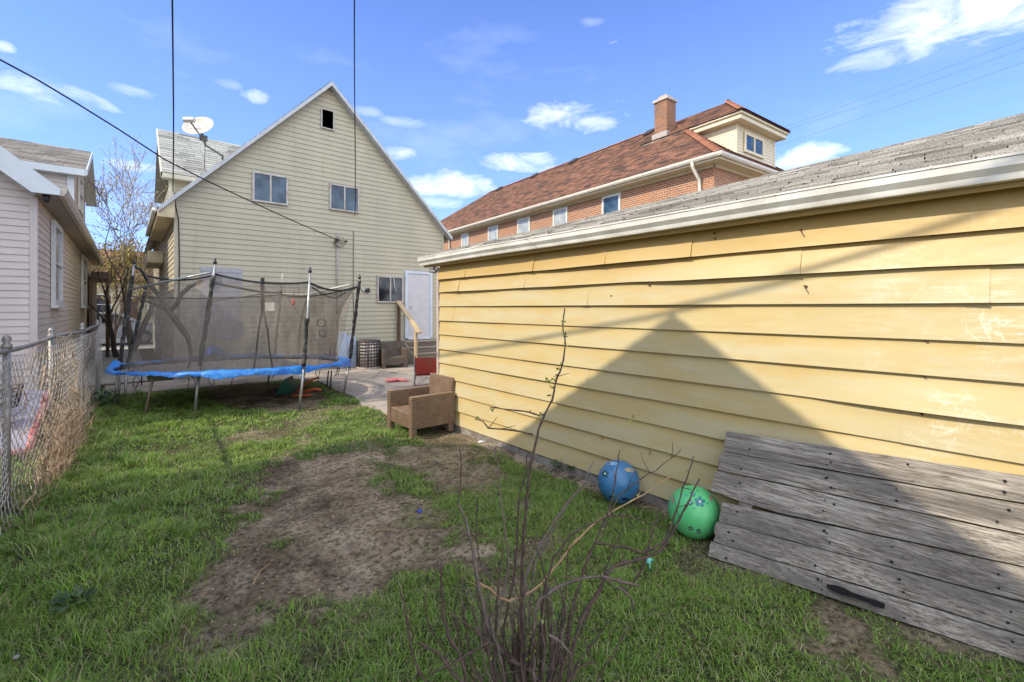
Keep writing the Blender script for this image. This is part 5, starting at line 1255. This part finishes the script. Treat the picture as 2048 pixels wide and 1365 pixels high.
for i in range(n):
    y0 = 3.0+i*step; pts = []
    for j in range(m_+1):
        sgn = 1 if (j+i) % 2 else -1
        p = mesh_pt(y0+sgn*step*.5, j*step); p.x += .003*sgn; pts.append(p)
    mb.tube(pts, .0027, 3, cap=False, smooth=False)
mb.build('wire_mesh', mat('zinc_wire', (.55, .53, .49), (.34, .28, .23), .5, 20, metal=.2), FEN)
# dry vines on the fence
DRY = mat('dry_vine', (.46, .36, .26), (.26, .175, .115), .9, 20, isl=.7)
mb = MB()
for k in range(430):
    y = random.gauss(6.9, .75) if k % 4 else random.uniform(5.4, 9); z = abs(random.gauss(.15, .35)) if k % 3 else random.uniform(0, 1.3)
    if z > 1.25: z = 1.2
    d = Vector((random.uniform(-.3, .5), random.uniform(-1, 1), random.uniform(-.2, 1))).normalized(); p = mesh_pt(y, z)+Vector((random.uniform(-.04, .07), 0, 0)); pts = [p.copy()]
    for q in range(random.randint(4, 9)):
        d = (d+Vector((random.uniform(-.5, .5), random.uniform(-.6, .6), random.uniform(-.6, .45)))).normalized(); p = p+d*random.uniform(.03, .085)
        p.x = min(max(p.x, fx(p.y)-.12), fx(p.y)+.07+.14*max(0, .7-p.z)); p.z = min(max(p.z, .01), 1.34); pts.append(p.copy())
    mb.tube(pts, random.uniform(.0015, .0042), 3, cap=False, smooth=False)
tag(mb.build('dry_vine', DRY), 'tangle of dead brown vines clinging to the chain link fence', 'vine', kind='stuff')
n = 1500; y = 6.7+.75*rng.standard_normal(n); zb_ = np.abs(.12+.3*rng.standard_normal(n))
fxv = np.interp(y, [2.5, 5.33, 7.0, 9.1, 11.5], [-.80, -.70, -.60, -.47, -.40]); x = fxv + .06 + .12*rng.random(n)*(1.2-np.clip(zb_, 0, 1))
DLV = mat('dead_leaf', (.36, .25, .15), (.24, .16, .1), .9, 9, isl=.6)
o = blades('dead_weeds', x, y, .06+.12*rng.random(n), .004+.004*rng.random(n), .4+1.2*rng.random(n), np.full(n, .5), z=np.clip(zb_, 0, 1.15), mt=DLV)
tag(o, 'dead straw coloured weeds caught in the lower part of the fence', 'weeds', kind='stuff')
def leafy(name, c, n, r, h, m_, label, lw=.03, ll=.09):
    mb = MB(); o = thing(name, c, label, 'plant')
    for k in range(n):
        g = random.uniform(0, 6.28); rr = r*math.sqrt(random.random())*.5; d = Vector((math.cos(g), math.sin(g), 0)); el_ = random.uniform(.15, 1.1)
        p = Vector(c)+d*rr+Vector((0, 0, random.uniform(0, h*.8))); L = ll*random.uniform(.6, 1.3); dd = d*math.cos(el_)+Vector((0, 0, math.sin(el_))); s_ = Vector((-d.y, d.x, 0))*lw*random.uniform(.35, .6)
        a = p+dd*L*.25; q = p+dd*L*.65+Vector((0, 0, .0)); e = p+dd*L+Vector((0, 0, -L*.15))
        mb.raw([p, a-s_*.8, a+s_*.8, q-s_, q+s_, e], [(0, 1, 2), (1, 3, 4, 2), (3, 5, 4)])
    mb.build('leaves', m_, o); MB().tube([c, Vector(c)+Vector((0, 0, h*.7))], .006, 5).build('stem', mat('green_stem', (.06, .09, .03)), o); return o
LEAFD = mat('dark_weed_leaf', (.035, .075, .025), (.07, .12, .04), .6, 12, isl=.6); LEAFB = mat('grey_green_leaf', (.07, .12, .06), (.1, .16, .08), .6, 12, isl=.5)
leafy('leafy_weed', on_ground(205, 815, .02), 240, .5, .3, LEAFD, 'dark leafy weed clump at the foot of the fence near the trampoline leg')
leafy('leafy_weed', on_ground(150, 1205, .03), 34, .13, .03, LEAFD, 'small rosette weed with broad dark leaves low in the left lawn', .022, .07)
leafy('leafy_weed', on_ground(1135, 940, .02), 90, .3, .08, LEAFD, 'low green weed growing at the garage foundation left of the blue ball', .025, .06)
leafy('leafy_weed', on_ground(928, 848, .03), 40, .15, .08, LEAFB, 'tiny grey green weed behind the wicker armchair by the garage', .02, .05)
leafy('leafy_weed', on_ground(1175, 905, .02), 40, .2, .06, LEAFD, 'little weed patch on bare soil against the siding', .02, .05)
# things behind the fence
BW = thing('block_edging', (-1.0, 5.3, 0), 'low row of rough red and grey masonry blocks behind the fence at far left', 'edging')
for k in range(6):
    M_ = Matrix.Translation((-1.0+.02*(k % 2), 4.5+.31*k, .14+.01*(k % 3))) @ Matrix.Rotation(R(3*(k % 3)-3), 4, 'Z')
    MB().bbox(-.09, .09, -.148, .148, -.16, .14, .02, M_).build('block', mat('red_block', (.3, .16, .13), (.2, .14, .12), .95) if k % 2 else mat('grey_block', (.26, .25, .26), (.16, .15, .16), .95), BW)
TPN = thing('tarpaulin', (-1.6, 8.2, 0), 'crumpled lilac grey tarpaulin with a red hem lying behind the fence', 'tarpaulin')
mb = MB(); vs = []; n = 14
for i in range(n+1):
    for j in range(n+1):
        a = i/n; c_ = j/n; x = -2.6+1.75*a; y = 7.3+1.7*c_; z = .08+.42*c_*(.6+.4*a)+.09*float(vnoise(np.array([a*5.]), np.array([c_*5.]))[0]); vs.append((x, y, z))
fs = [(i*(n+1)+j, (i+1)*(n+1)+j, (i+1)*(n+1)+j+1, i*(n+1)+j+1) for i in range(n) for j in range(n)]
mb.raw(vs, fs, True); mb.raw([(x, y, z-.012) for x, y, z in vs], [f[::-1] for f in fs], True); mb.build('sheet', mat('lilac_tarp', (.36, .34, .42), (.28, .26, .34), .6), TPN)
mb = MB(); mb.tube([Vector(vs[i*(n+1)])+Vector((0, -.02, -.02)) for i in range(n+1)]+[Vector(vs[n*(n+1)+j])+Vector((.02, 0, -.02)) for j in range(n+1)], .04, 7); mb.build('hem', mat('red_cloth', (.42, .04, .06), (.6, .35, .35), .8, 10), TPN)
BK_ = thing('wire_basket', (-1.15, 7.4, .45), 'black wire basket seen through the chain link fence', 'basket')
mb = MB()
for k in range(16):
    g = 2*math.pi*k/16; mb.tube([(-1.15+.16*math.cos(g), 7.9+.22*math.sin(g), .5), (-1.15+.2*math.cos(g), 7.9+.28*math.sin(g), .72)], .008, 4)
for z, r_ in ((.5, .8), (.57, .86), (.64, .93), (.72, 1.0)): mb.tube([(-1.15+.2*r_*math.cos(g), 7.9+.28*r_*math.sin(g), z) for g in np.linspace(0, 6.28, 20)], .009, 4)
mb.build('cage', DK, BK_)
MB().lathe([(0, .49), (.15, .49), (.15, .5), (0, .5)], (-1.15, 7.9, 0), 16).build('bottom', DK, BK_)

# ================================================================ FOREGROUND SHRUB
SB = thing('bare_shrub', on_ground(1045, 1405), 'leafless budding shrub of tangled thin stems in the foreground', 'shrub')
BARK = mat('dark_bark', (.04, .024, .02), (.10, .062, .046), .85, 30); BARKG = mat('grey_purple_bark', (.15, .11, .095), (.08, .055, .045), .8, 25); BARKT = mat('tan_bark', (.40, .26, .13), (.28, .18, .1), .7, 15)
def cp(x, y): return 800+x/2.935, 900+y/2.935
STEMS = [([(968, -828), (957, -748), (971, -616), (962, -528), (924, -425), (895, -293), (845, -205), (816, -117), (786, 0), (765, 90), (745, 300), (722, 560), (715, 900), (700, 1150), (690, 1400)], 2.3, 1.95, .0075, BARK),
 ([(352, -20), (360, 100), (355, 220), (340, 310)], 2.05, 2.0, .003, BARK), ([(340, 310), (380, 400), (420, 540), (440, 680), (470, 850), (510, 1000), (540, 1110), (640, 1230), (760, 1290), (850, 1400)], 2.0, 1.85, .0095, BARKG),
 ([(555, -10), (580, 120), (590, 300), (610, 420), (625, 560), (640, 680), (600, 900), (560, 1060), (560, 1400)], 2.3, 1.9, .0055, BARKG), ([(745, 30), (740, 150), (700, 260), (690, 450), (680, 600), (670, 760), (640, 900), (610, 1050), (600, 1200), (640, 1420)], 2.15, 1.95, .006, BARK),
 ([(1590, 155), (1400, 280), (1240, 370), (1130, 440), (1000, 570), (930, 670), (860, 750), (780, 830), (700, 875), (640, 885), (580, 865), (530, 820), (440, 765)], 2.15, 1.95, .0055, BARKT),
 ([(1140, 60), (1100, 140), (1060, 220), (960, 340), (860, 500), (780, 640), (730, 760), (720, 900), (740, 1400)], 2.3, 1.95, .006, BARKG), ([(1170, 195), (1090, 215), (1020, 260), (940, 400), (860, 540), (790, 680), (760, 900), (770, 1400)], 2.3, 2.0, .005, BARKG),
 ([(1290, 0), (1270, 130), (1250, 280), (1220, 380), (1180, 450), (1140, 560), (1090, 680), (1040, 830), (1000, 960), (960, 1200), (940, 1400)], 2.2, 1.85, .006, BARK),
 ([(1720, 30), (1700, 120), (1660, 230), (1630, 340), (1580, 470), (1540, 550), (1480, 580), (1430, 600), (1300, 570), (1140, 545)], 2.1, 1.95, .0055, BARK),
 ([(1760, 170), (1700, 290), (1640, 410), (1590, 500), (1530, 590), (1440, 635), (1320, 660), (1250, 690), (1200, 740), (1170, 830), (1120, 900), (1060, 1000), (1020, 1130), (1000, 1250), (980, 1420)], 2.1, 1.8, .0085, BARK),
 ([(1530, 290), (1500, 430), (1460, 560), (1440, 650), (1400, 740), (1330, 830), (1300, 800)], 2.05, 1.95, .0048, BARK), ([(1180, 740), (1290, 775), (1400, 795)], 1.85, 1.9, .006, BARKG), ([(1200, 745), (1260, 800), (1330, 840), (1360, 870), (1372, 945)], 1.85, 1.9, .0045, BARKG),
 ([(1400, 792), (1290, 768), (1180, 745), (1080, 750), (980, 780), (900, 820), (830, 870), (790, 960), (780, 1100), (790, 1400)], 1.9, 1.8, .007, BARKG), ([(1560, 460), (1450, 430), (1400, 400), (1330, 385), (1240, 390), (1100, 440), (1000, 500), (900, 640), (850, 800), (830, 1000), (820, 1400)], 2.15, 1.9, .0048, BARK),
 ([(0, 800), (40, 1000), (60, 1150), (90, 1250), (170, 1400)], 1.9, 1.8, .005, BARK), ([(100, 1130), (230, 1190), (300, 1300), (400, 1400)], 1.75, 1.7, .006, BARK), ([(240, 640), (250, 850), (260, 1000), (290, 1100), (340, 1180), (380, 1300), (400, 1420)], 1.9, 1.75, .007, BARK),
 ([(290, 615), (350, 730), (400, 880), (440, 1000), (500, 1100), (560, 1400)], 1.95, 1.8, .004, BARK), ([(300, 960), (400, 1030), (500, 1110), (560, 1150)], 1.75, 1.8, .004, BARK), ([(600, 590), (590, 700), (575, 800), (570, 950), (560, 1100), (540, 1250), (540, 1420)], 1.95, 1.85, .006, BARK),
 ([(470, 670), (520, 740), (575, 800)], 1.95, 1.9, .004, BARK), ([(455, 280), (450, 450), (460, 600), (480, 690)], 2.0, 1.95, .0028, BARK), ([(1655, 0), (1500, 120), (1400, 180), (1290, 260), (1230, 400), (1160, 560)], 2.2, 2.0, .003, BARK),
 ([(1230, 1000), (1120, 1150), (1040, 1250), (960, 1400)], 1.8, 1.8, .0035, BARK), ([(1350, 1030), (1240, 1220), (1130, 1400)], 1.75, 1.7, .0032, BARK), ([(810, 480), (790, 560), (830, 640), (850, 760), (870, 900), (880, 1050), (880, 1400)], 1.9, 1.85, .005, BARK),
 ([(990, 480), (985, 650), (970, 850), (930, 1000), (900, 1200), (890, 1400)], 2.05, 1.9, .004, BARK), ([(875, 1080), (940, 1130), (1000, 1200)], 1.75, 1.78, .006, BARKG), ([(220, 650), (245, 780), (262, 900)], 2.0, 1.9, .0028, BARK), ([(165, 1325), (300, 1260), (420, 1190), (520, 1130)], 1.7, 1.75, .004, BARK),
 ([(530, -250), (600, -240), (690, -235), (760, -220), (820, -205), (842, -208)], 2.3, 2.25, .004, BARK), ([(440, -180), (490, -165), (520, -130), (600, -120), (700, -110), (780, -90)], 2.3, 2.25, .004, BARK),
 ([(1310, 1365-1000), (1300, 480), (1240, 620), (1180, 780), (1110, 940), (1050, 1100)], 2.0, 1.85, .0035, BARK)]
# fill of short basal shoots
for k in range(44):
    x = random.gauss(760, 200); y0 = random.uniform(700, 1150); STEMS.append(([(x+random.uniform(-60, 60), y0), (x+random.uniform(-25, 25), y0+150), (x*.8+150+random.uniform(-20, 20), 1280), (x*.6+300, 1420)], random.uniform(1.75, 2.15), random.uniform(1.78, 1.98), random.uniform(.003, .006), random.choice([BARK, BARK, BARKG])))
leafm = MB(); twm = []
for (pts, ta, tb_, r_, m_) in STEMS:
    P = []; n = len(pts)
    for i, (x, y) in enumerate(pts): P.append(at_t(*cp(x, y), ta+(tb_-ta)*i/max(1, n-1)))
    # densify with small kinks
    Q = []
    for i in range(n-1):
        sN = max(2, int((P[i+1]-P[i]).length/.03))
        for k in range(sN): Q.append(P[i].lerp(P[i+1], k/sN)+Vector([random.gauss(0, .0018) for _ in range(3)]))
    Q.append(P[-1]); L = len(Q)
    for p in Q: p.z = max(p.z, -.03)
    if y > 1390 or True:
        rs = [r_*.98*(.36+.64*min(1, (i+2)/(L*.6)))*(1+.18*math.sin(i*2.1)) for i in range(L)]
    mb = MB(); mb.tube(Q, rs, 6)
    for i in range(2, L-1, 2):
        if Q[i].z < .12: continue
        if random.random() < .55:
            d = Vector([random.gauss(0, 1) for _ in range(3)]).normalized(); d.z = abs(d.z); mb.tube([Q[i], Q[i]+d*random.uniform(.006, .02)], [.0022, .001], 4)
        if random.random() < .24:
            d = Vector([random.gauss(0, 1), random.gauss(0, 1), abs(random.gauss(.3, .5))]).normalized(); L_t = random.uniform(.05, .14); e = Q[i]+d*L_t*.5+Vector([random.gauss(0, .006) for _ in range(3)]); mb.tube([Q[i], e, e+d*L_t*.5], [.002, .0016, .001], 4)
        pl = .1 + (.25 if i < L*.25 else 0)
        if r_ > .002 and random.random() < pl:
            for _ in range(random.randint(2, 4)):
                d = Vector([random.gauss(0, 1), random.gauss(0, 1), random.gauss(.4, .8)]).normalized(); s_ = d.cross(Vector((random.random(), 1, random.random()))).normalized(); l_ = random.uniform(.007, .02); p = Q[i]+d*.004
                leafm.raw([p, p+d*l_*.5-s_*l_*.28, p+d*l_*.5+s_*l_*.28, p+d*l_], [(0, 1, 3, 2)])
    mb.build('stem', m_, SB)
for (u, v) in [(1126, 645), (1129, 668), (1131, 690), (1121, 730), (1118, 738), (1112, 752), (1108, 760), (1100, 764), (1092, 760), (1104, 775), (1098, 790), (1080, 828), (1074, 842), (983, 820), (955, 835), (1267, 834), (1262, 845)]:
    c_ = at_t(u, v, 2.22)
    for _ in range(7):
        d = Vector([random.gauss(0, 1) for _ in range(3)]).normalized(); s_ = d.cross(Vector((.3, 1, .4))).normalized(); l_ = random.uniform(.009, .019); leafm.raw([c_, c_+d*l_*.5-s_*l_*.26, c_+d*l_*.5+s_*l_*.26, c_+d*l_], [(0, 1, 3, 2)])
leafm.build('bud_leaves', mat('bud_leaf', (.24, .27, .05), (.15, .2, .04), .5, 20, isl=.6), SB)
x = np.array([on_ground(1045, 1405).x]*500)+.16*rng.standard_normal(500); y = np.array([on_ground(1045, 1405).y]*500)+.13*rng.standard_normal(500)
tag(blades('leaf_litter', x, y, .02+.03*rng.random(500), .008+.01*rng.random(500), 1.2+1.0*rng.random(500), np.full(500, .5), mt=mat('dead_litter', (.12, .09, .06), (.22, .17, .12), .9, 20, isl=.7)), 'dark dead leaf litter round the foot of the bare shrub', 'leaf litter', kind='stuff')

cx_, cy_ = cand(16000, -.2, 3.3, 1.0, 6.2); dk = dirtmask(cx_, cy_) > .55; cx_, cy_ = cx_[dk][:4200], cy_[dk][:4200]
cz_ = gz(cx_, cy_); mb = MB()
for x, y, z in zip(cx_, cy_, cz_):
    r = .003+.009*random.random()**3; vs = [(x+r*random.uniform(.6, 1.3)*dx, y+r*random.uniform(.6, 1.3)*dy, z+r*.7*dz*random.uniform(.6, 1.2)+r*.2) for dx, dy, dz in ((1, 0, 0), (0, 1, 0), (-1, 0, 0), (0, -1, 0), (0, 0, 1))]
    mb.raw(vs, [(0, 1, 4), (1, 2, 4), (2, 3, 4), (3, 0, 4)])
tag(mb.build('soil_clod', mat('dry_clod', (.30, .23, .16), (.12, .085, .06), .95, 30, isl=1.0)), 'small clods and crumbs of dry earth scattered on the bare soil', 'earth', kind='stuff')
# ---- small things on the ground
def stick(pts, r, label, m_=BARKG): 
    P = [on_ground(u, v) for u, v in pts]
    for i, p in enumerate(P): p.z = float(gz(p.x, p.y))+.012+(.02 if 0 < i < len(P)-1 else 0)
    tag(MB().tube(P, r, 5).build('fallen_stick', m_), label, 'stick', 'sticks lying on the bare soil')
stick([(870, 925), (882, 935), (888, 945)], .006, 'short pale stick near the armchair side of the bare patch')
stick([(800, 1012), (820, 1018), (842, 1024)], .005, 'straight twig beside the blue bottle cap')
stick([(506, 1172), (520, 1150), (542, 1126)], .004, 'thin curved straw stalk at the lower left of the bare patch', BARKT)
stick([(705, 1100), (725, 1085), (755, 1072), (790, 1062)], .0035, 'long bent twig lying across the middle of the bare patch', BARKT)
p = on_ground(835, 1030); tag(MB().lathe([(0, 0), (.016, 0), (.016, .03), (.012, .034), (0, .034)], p+Vector((0, 0, .02)), 12, Matrix.Rotation(R(85), 4, 'Y')).build('bottle_cap', mat('blue_cap', (.04, .05, .35), rough=.4)), 'tiny blue bottle cap on the edge of the bare soil', 'bottle cap')
p = on_ground(957, 888); tag(MB().tube([p+Vector((0, 0, .02)), p+Vector((.03, -.015, .022)), p+Vector((.07, -.03, .02))], [.012, .014, .01], 8).build('crumpled_tissue', mat('white_paper', (.8, .8, .85), rough=.6)), 'small white scrap of paper on the soil near the armchair', 'litter')
p = on_ground(1300, 1142); mb = MB(); mb.tube([p+Vector((-.02, 0, .05)), p+Vector((0, .01, .07)), p+Vector((.03, 0, .055))], [.012, .02, .01], 7); mb.tube([p+Vector((0, 0, .05)), p+Vector((-.005, 0, .01))], .006, 6); tag(mb.build('plastic_scrap', mat('teal_plastic', (.02, .3, .2), (.2, .5, .45), .35)), 'small teal plastic scrap in the grass below the green ball', 'litter')
p = on_ground(805, 1344); tag(MB().lathe([(0, 0), (.012, 0), (.012, .012), (0, .014)], on_ground(7, 1330)+Vector((.04, 0, .01)), 8).build('pebble', mat('pebble_grey', (.3, .28, .27))), 'small grey pebble in the grass at the lower left', 'stone')

# ================================================================ WIRES
CBL = mat('black_cable', (.012, .012, .012), rough=.6)
def wire(pts, r, label, m_=CBL): tag(MB().tube(pts, r, 5).build('overhead_wire', m_), label, 'wire', 'overhead wires')
def wl_(u, v0, t0, zf, r, label):
    a = at_t(u, v0, t0); d = ray(u, 617); pts = []
    for k in range(24):
        t_ = t0-(t0+14)*k/23; z = a.z+(zf-a.z)*(k/23)-.35*math.sin(math.pi*k/23); pts.append((d[0]*t_+.01*math.sin(k), d[1]*t_, z))
    wire(pts, r, label)
wl_(346, 384, on_y(346, 384, YF-.05).y/ray(346, 384)[1], 14.5, .012, 'black wire rising overhead from the left corner of the cream house')
wl_(710, 432, on_y(710, 432, YF-.05).y/ray(710, 432)[1], 13.5, .011, 'black wire rising overhead from the right part of the cream gable wall')
P = [(0, 120), (75, 160), (150, 205), (240, 261), (330, 320), (420, 365), (505, 405), (590, 444), (674, 480)]
P = [(-900, -480), (-400, -115)] + P; i0, i1 = 1/6.2, 1/(on_y(674, 480, YF-.08).y/ray(674, 480)[1]); pts = []
for u, v in P: pts.append(at_t(u, v, 1/(i0+(i1-i0)*u/674)))
wire(pts, .013, 'black service cable sagging from upper left to the wall bracket')
wpts = []
for (y, z) in [(9.4, .35), (7.5, .64), (5.5, .98), (3.8, 1.265), (2.19, 1.565), (1.2, 1.81), (.32, 2.095), (-1.0, 2.6), (-3, 3.5)]: wpts.append((-1.8, y+.17*4.5, z+4.5))
wire(wpts, .019, 'thick twisted service cable passing high over the chain link fence at left')
WG = mat('distant_cable', (.16, .2, .3), rough=.6)
for (q, lb) in [([(1500, 281), (1564, 257), (1721, 200), (2048, 78), (2300, -25)], 'uppermost of the faint distant power lines above the garage roof'), ([(1500, 284), (1564, 263), (1760, 200), (2048, 97), (2300, 5)], 'middle one of the faint distant power lines above the garage roof'),
                ([(1500, 306), (1570, 287), (1833, 200), (2048, 125), (2300, 30)], 'lowest of the faint distant power lines above the garage roof')]:
    wire([at_t(u, v, 62-(u-1500)*.03) for u, v in q], .022, lb, WG)

# ================================================================ BACKGROUND BETWEEN THE HOUSES
def grow(mb, lv, p, d, L, r, depth, spread=.55, upk=.25):
    n = 4; pts = [p.copy()]; rs = [r]
    for k in range(n):
        d = (d+Vector([random.gauss(0, .09) for _ in range(3)])+Vector((0, 0, upk*.12))).normalized(); p = p+d*L/n; pts.append(p.copy()); rs.append(r*(1-.45*(k+1)/n))
        if depth <= 2:
            for _ in range(2): lv.append((p.copy()+Vector([random.gauss(0, .06) for _ in range(3)])))
    mb.tube(pts, [max(q_, .007) for q_ in rs], 6 if depth > 2 else 4, cap=False)
    if depth <= 0: return
    for k in range(random.choice([2, 3, 3])):
        a = Vector([random.gauss(0, 1) for _ in range(3)]); a = (a-a.dot(d)*d).normalized(); nd = (d+a*spread*random.uniform(.6, 1.3)).normalized(); q = pts[random.choice([2, 3, 4])] if k else pts[-1]
        grow(mb, lv, q, nd, L*random.uniform(.62, .82), rs[-1]*.8 if k == 0 else rs[-1]*.65, depth-1, spread, upk)
def tree(name, c, H, dep, leafm_, label, dens=1, size=.07, r=.12, trunks=1, group=None, bark=None, ll=.35):
    o = thing(name, c, label, 'tree', group); mb = MB(); lv = []
    for k in range(trunks): grow(mb, lv, Vector(c)+Vector((random.uniform(-.1, .1)*(trunks > 1), 0, -.05)), Vector((random.gauss(0, .1+.12*(trunks > 1)), random.gauss(0, .1), 1)).normalized(), H*ll, r, dep)
    mb.build('trunk', bark or BARKG, o); mb = MB()
    for p in lv:
        for _ in range(dens):
            if dens < 1.5 and random.random() < .3: continue
            d = Vector([random.gauss(0, 1) for _ in range(3)]).normalized(); s_ = d.cross(Vector((.3, 1, .2))).normalized(); q = p+Vector([random.gauss(0, .07*dens) for _ in range(3)]); l_ = size*random.uniform(.6, 1.3)
            mb.raw([q, q+d*l_*.5-s_*l_*.35, q+d*l_, q+d*l_*.5+s_*l_*.35], [(0, 1, 2, 3)])
    mb.build('crown', leafm_, o); return o
LY = mat('yellow_bud', (.50, .36, .10), (.38, .32, .10), .6, 3, isl=.6); LG_ = mat('far_green_leaf', (.09, .12, .03), (.2, .19, .06), .6, 1, isl=.6)
tree('budding_tree', (.2, 22.0, 0), 7.2, 5, LY, 'tall thin tree with yellow buds in the gap between the two houses', 1, .045, .075, 4, bark=mat('pale_bark', (.3, .26, .22), (.18, .15, .13)))
tree('yellow_shrub', (-.45, 24.0, 0), 4.9, 5, LY, 'bushy yellow leaved shrub tree beside the lilac house', 1, .08, .05, 3)
tree('street_tree', (-.25, 19.8, 0), 4.2, 3, LG_, 'small dark trunked tree behind the trampoline pole', 1, .06, .09, 1, bark=mat('dark_trunk', (.04, .03, .025)))
tree('far_tree', (-3.5, 36, 0), 7.5, 5, LG_, 'broad green tree across the street at left', 4, .2, .16, 1); tree('far_tree', (4.0, 36.5, 0), 7, 5, LY, 'yellowish tree across the street at right behind the cream house', 3, .18, .15, 1)
FHs = thing('street_house', (0, 42, 0), 'tan house with brown roof far away across the street', 'house')
mb = MB(); siding(mb, 'y', 40, -1, cour(.3, 3.6, .2), lambda z: -7, lambda z: 6); mb.raw([(-7, 40.01, 0), (6, 40.01, 0), (6, 40.01, 3.6), (-7, 40.01, 3.6), (-7, 48, 0), (6, 48, 0), (6, 48, 3.6), (-7, 48, 3.6)], [(0, 1, 2, 3), (7, 6, 5, 4), (1, 5, 6, 2), (0, 3, 7, 4)])
mb.build('wall', mat('tan_siding', (.5, .42, .28), (.42, .35, .24)), FHs)
mb = MB(); shingles(mb, (-7.4, 39.6, 3.5), (6.4, 39.6, 3.5), (-7.4, 44, 5.9), (6.4, 44, 5.9), .3, .8, .02); mb.raw([(-7.4, 39.6, 3.48), (6.4, 39.6, 3.48), (6.4, 44, 5.88), (-7.4, 44, 5.88), (6.4, 48.4, 3.48), (-7.4, 48.4, 3.48)], [(0, 1, 2, 3), (3, 2, 4, 5)]); mb.build('roof', SH_B, FHs)
for x in (-4.6, -1.3, 1.6, 4): window(FHs, 'y', 39.98, -1, x-.55, x+.55, 1.2, 2.6, WFR, GL_D, .08, .05, -1)
mb = MB(); mb.bbox(-.35, .55, 39.9, 39.97, .2, 2.3, .01); mb.build('door', mat('brown_door', (.1, .05, .03)), FHs)
# parked car
CARM = mat('silver_car_paint', (.5, .51, .53), (.46, .47, .49), .25, 2, metal=.3, bmp=0)
cx0 = Vector((-.75, 27.4, .02)); CA = thing('parked_car', cx0, 'silver hatchback parked on the street beyond the gap between the houses', 'car')
prof = [(-2.0, .35), (-2.05, .7), (-1.95, .9), (-1.2, 1.0), (-.55, 1.4), (.5, 1.47), (1.2, 1.35), (1.75, 1.0), (2.0, .85), (2.05, .5), (1.98, .32)]
n = len(prof); mb = MB(); vs = []
for (yy_, inn) in ((-.82, 0), (-.86, .0), (.86, 0), (.82, 0)):
    for (x, z) in prof: k = .16*max(0, (z-.9)/.57); vs.append((cx0.x-x, cx0.y+yy_*(1-k), cx0.z+z))
mb.raw(vs, [tuple(range(n)), tuple(range(4*n-1, 3*n-1, -1))]+[(r_*n+i, (r_+1)*n+i, (r_+1)*n+(i+1) % n, r_*n+(i+1) % n) for r_ in range(3) for i in range(n)]); mb.build('body', CARM, CA)
def carq(pts, name, m_, off=-.868):
    k = lambda z: 1-.16*max(0, (z-.9)/.57); v = [(cx0.x-x, cx0.y+off*k(z)-.004, cx0.z+z) for x, z in pts]; v2 = [(x, y+.02, z) for x, y, z in v]; q = len(v)
    return MB().raw(v+v2, [tuple(range(q)), tuple(range(2*q-1, q-1, -1))]).build(name, m_, CA)
carq([(-1.0, 1.02), (-.45, 1.34), (.1, 1.38), (.1, 1.0)], 'side_window', GL_D); carq([(.18, 1.0), (.18, 1.38), (.7, 1.37), (1.2, 1.2), (1.45, 1.02)], 'side_window', GL_D)
for x in (-1.3, 1.28):
    for yy_ in (-.80, .80):
        MM = Matrix.Rotation(R(90), 4, 'X'); c_ = (cx0.x-x, cx0.y+yy_, .34)
        wl = MB().lathe([(.2, -.1), (.31, -.1), (.325, -.07), (.325, .07), (.31, .1), (.2, .1)], c_, 24, MM).build('wheel', DK, CA)
        mb = MB(); mb.lathe([(0, -.085), (.06, -.085), (.21, -.08), (.21, .08), (0, .08)], c_, 18, MM); mb.build('rim', mat('alloy', (.5, .5, .52), rough=.35), wl)
        for k in range(5): pass
MB().bbox(cx0.x+1.93, cx0.x+2.07, cx0.y-.8, cx0.y-.5, .62, .78, .03).build('headlight', mat('lamp_glass', (.6, .62, .65), rough=.15), CA)
MB().bbox(cx0.x-2.06, cx0.x-1.9, cx0.y-.8, cx0.y-.55, .72, .9, .03).build('tail_light', mat('red_lamp', (.4, .02, .02), rough=.2), CA)
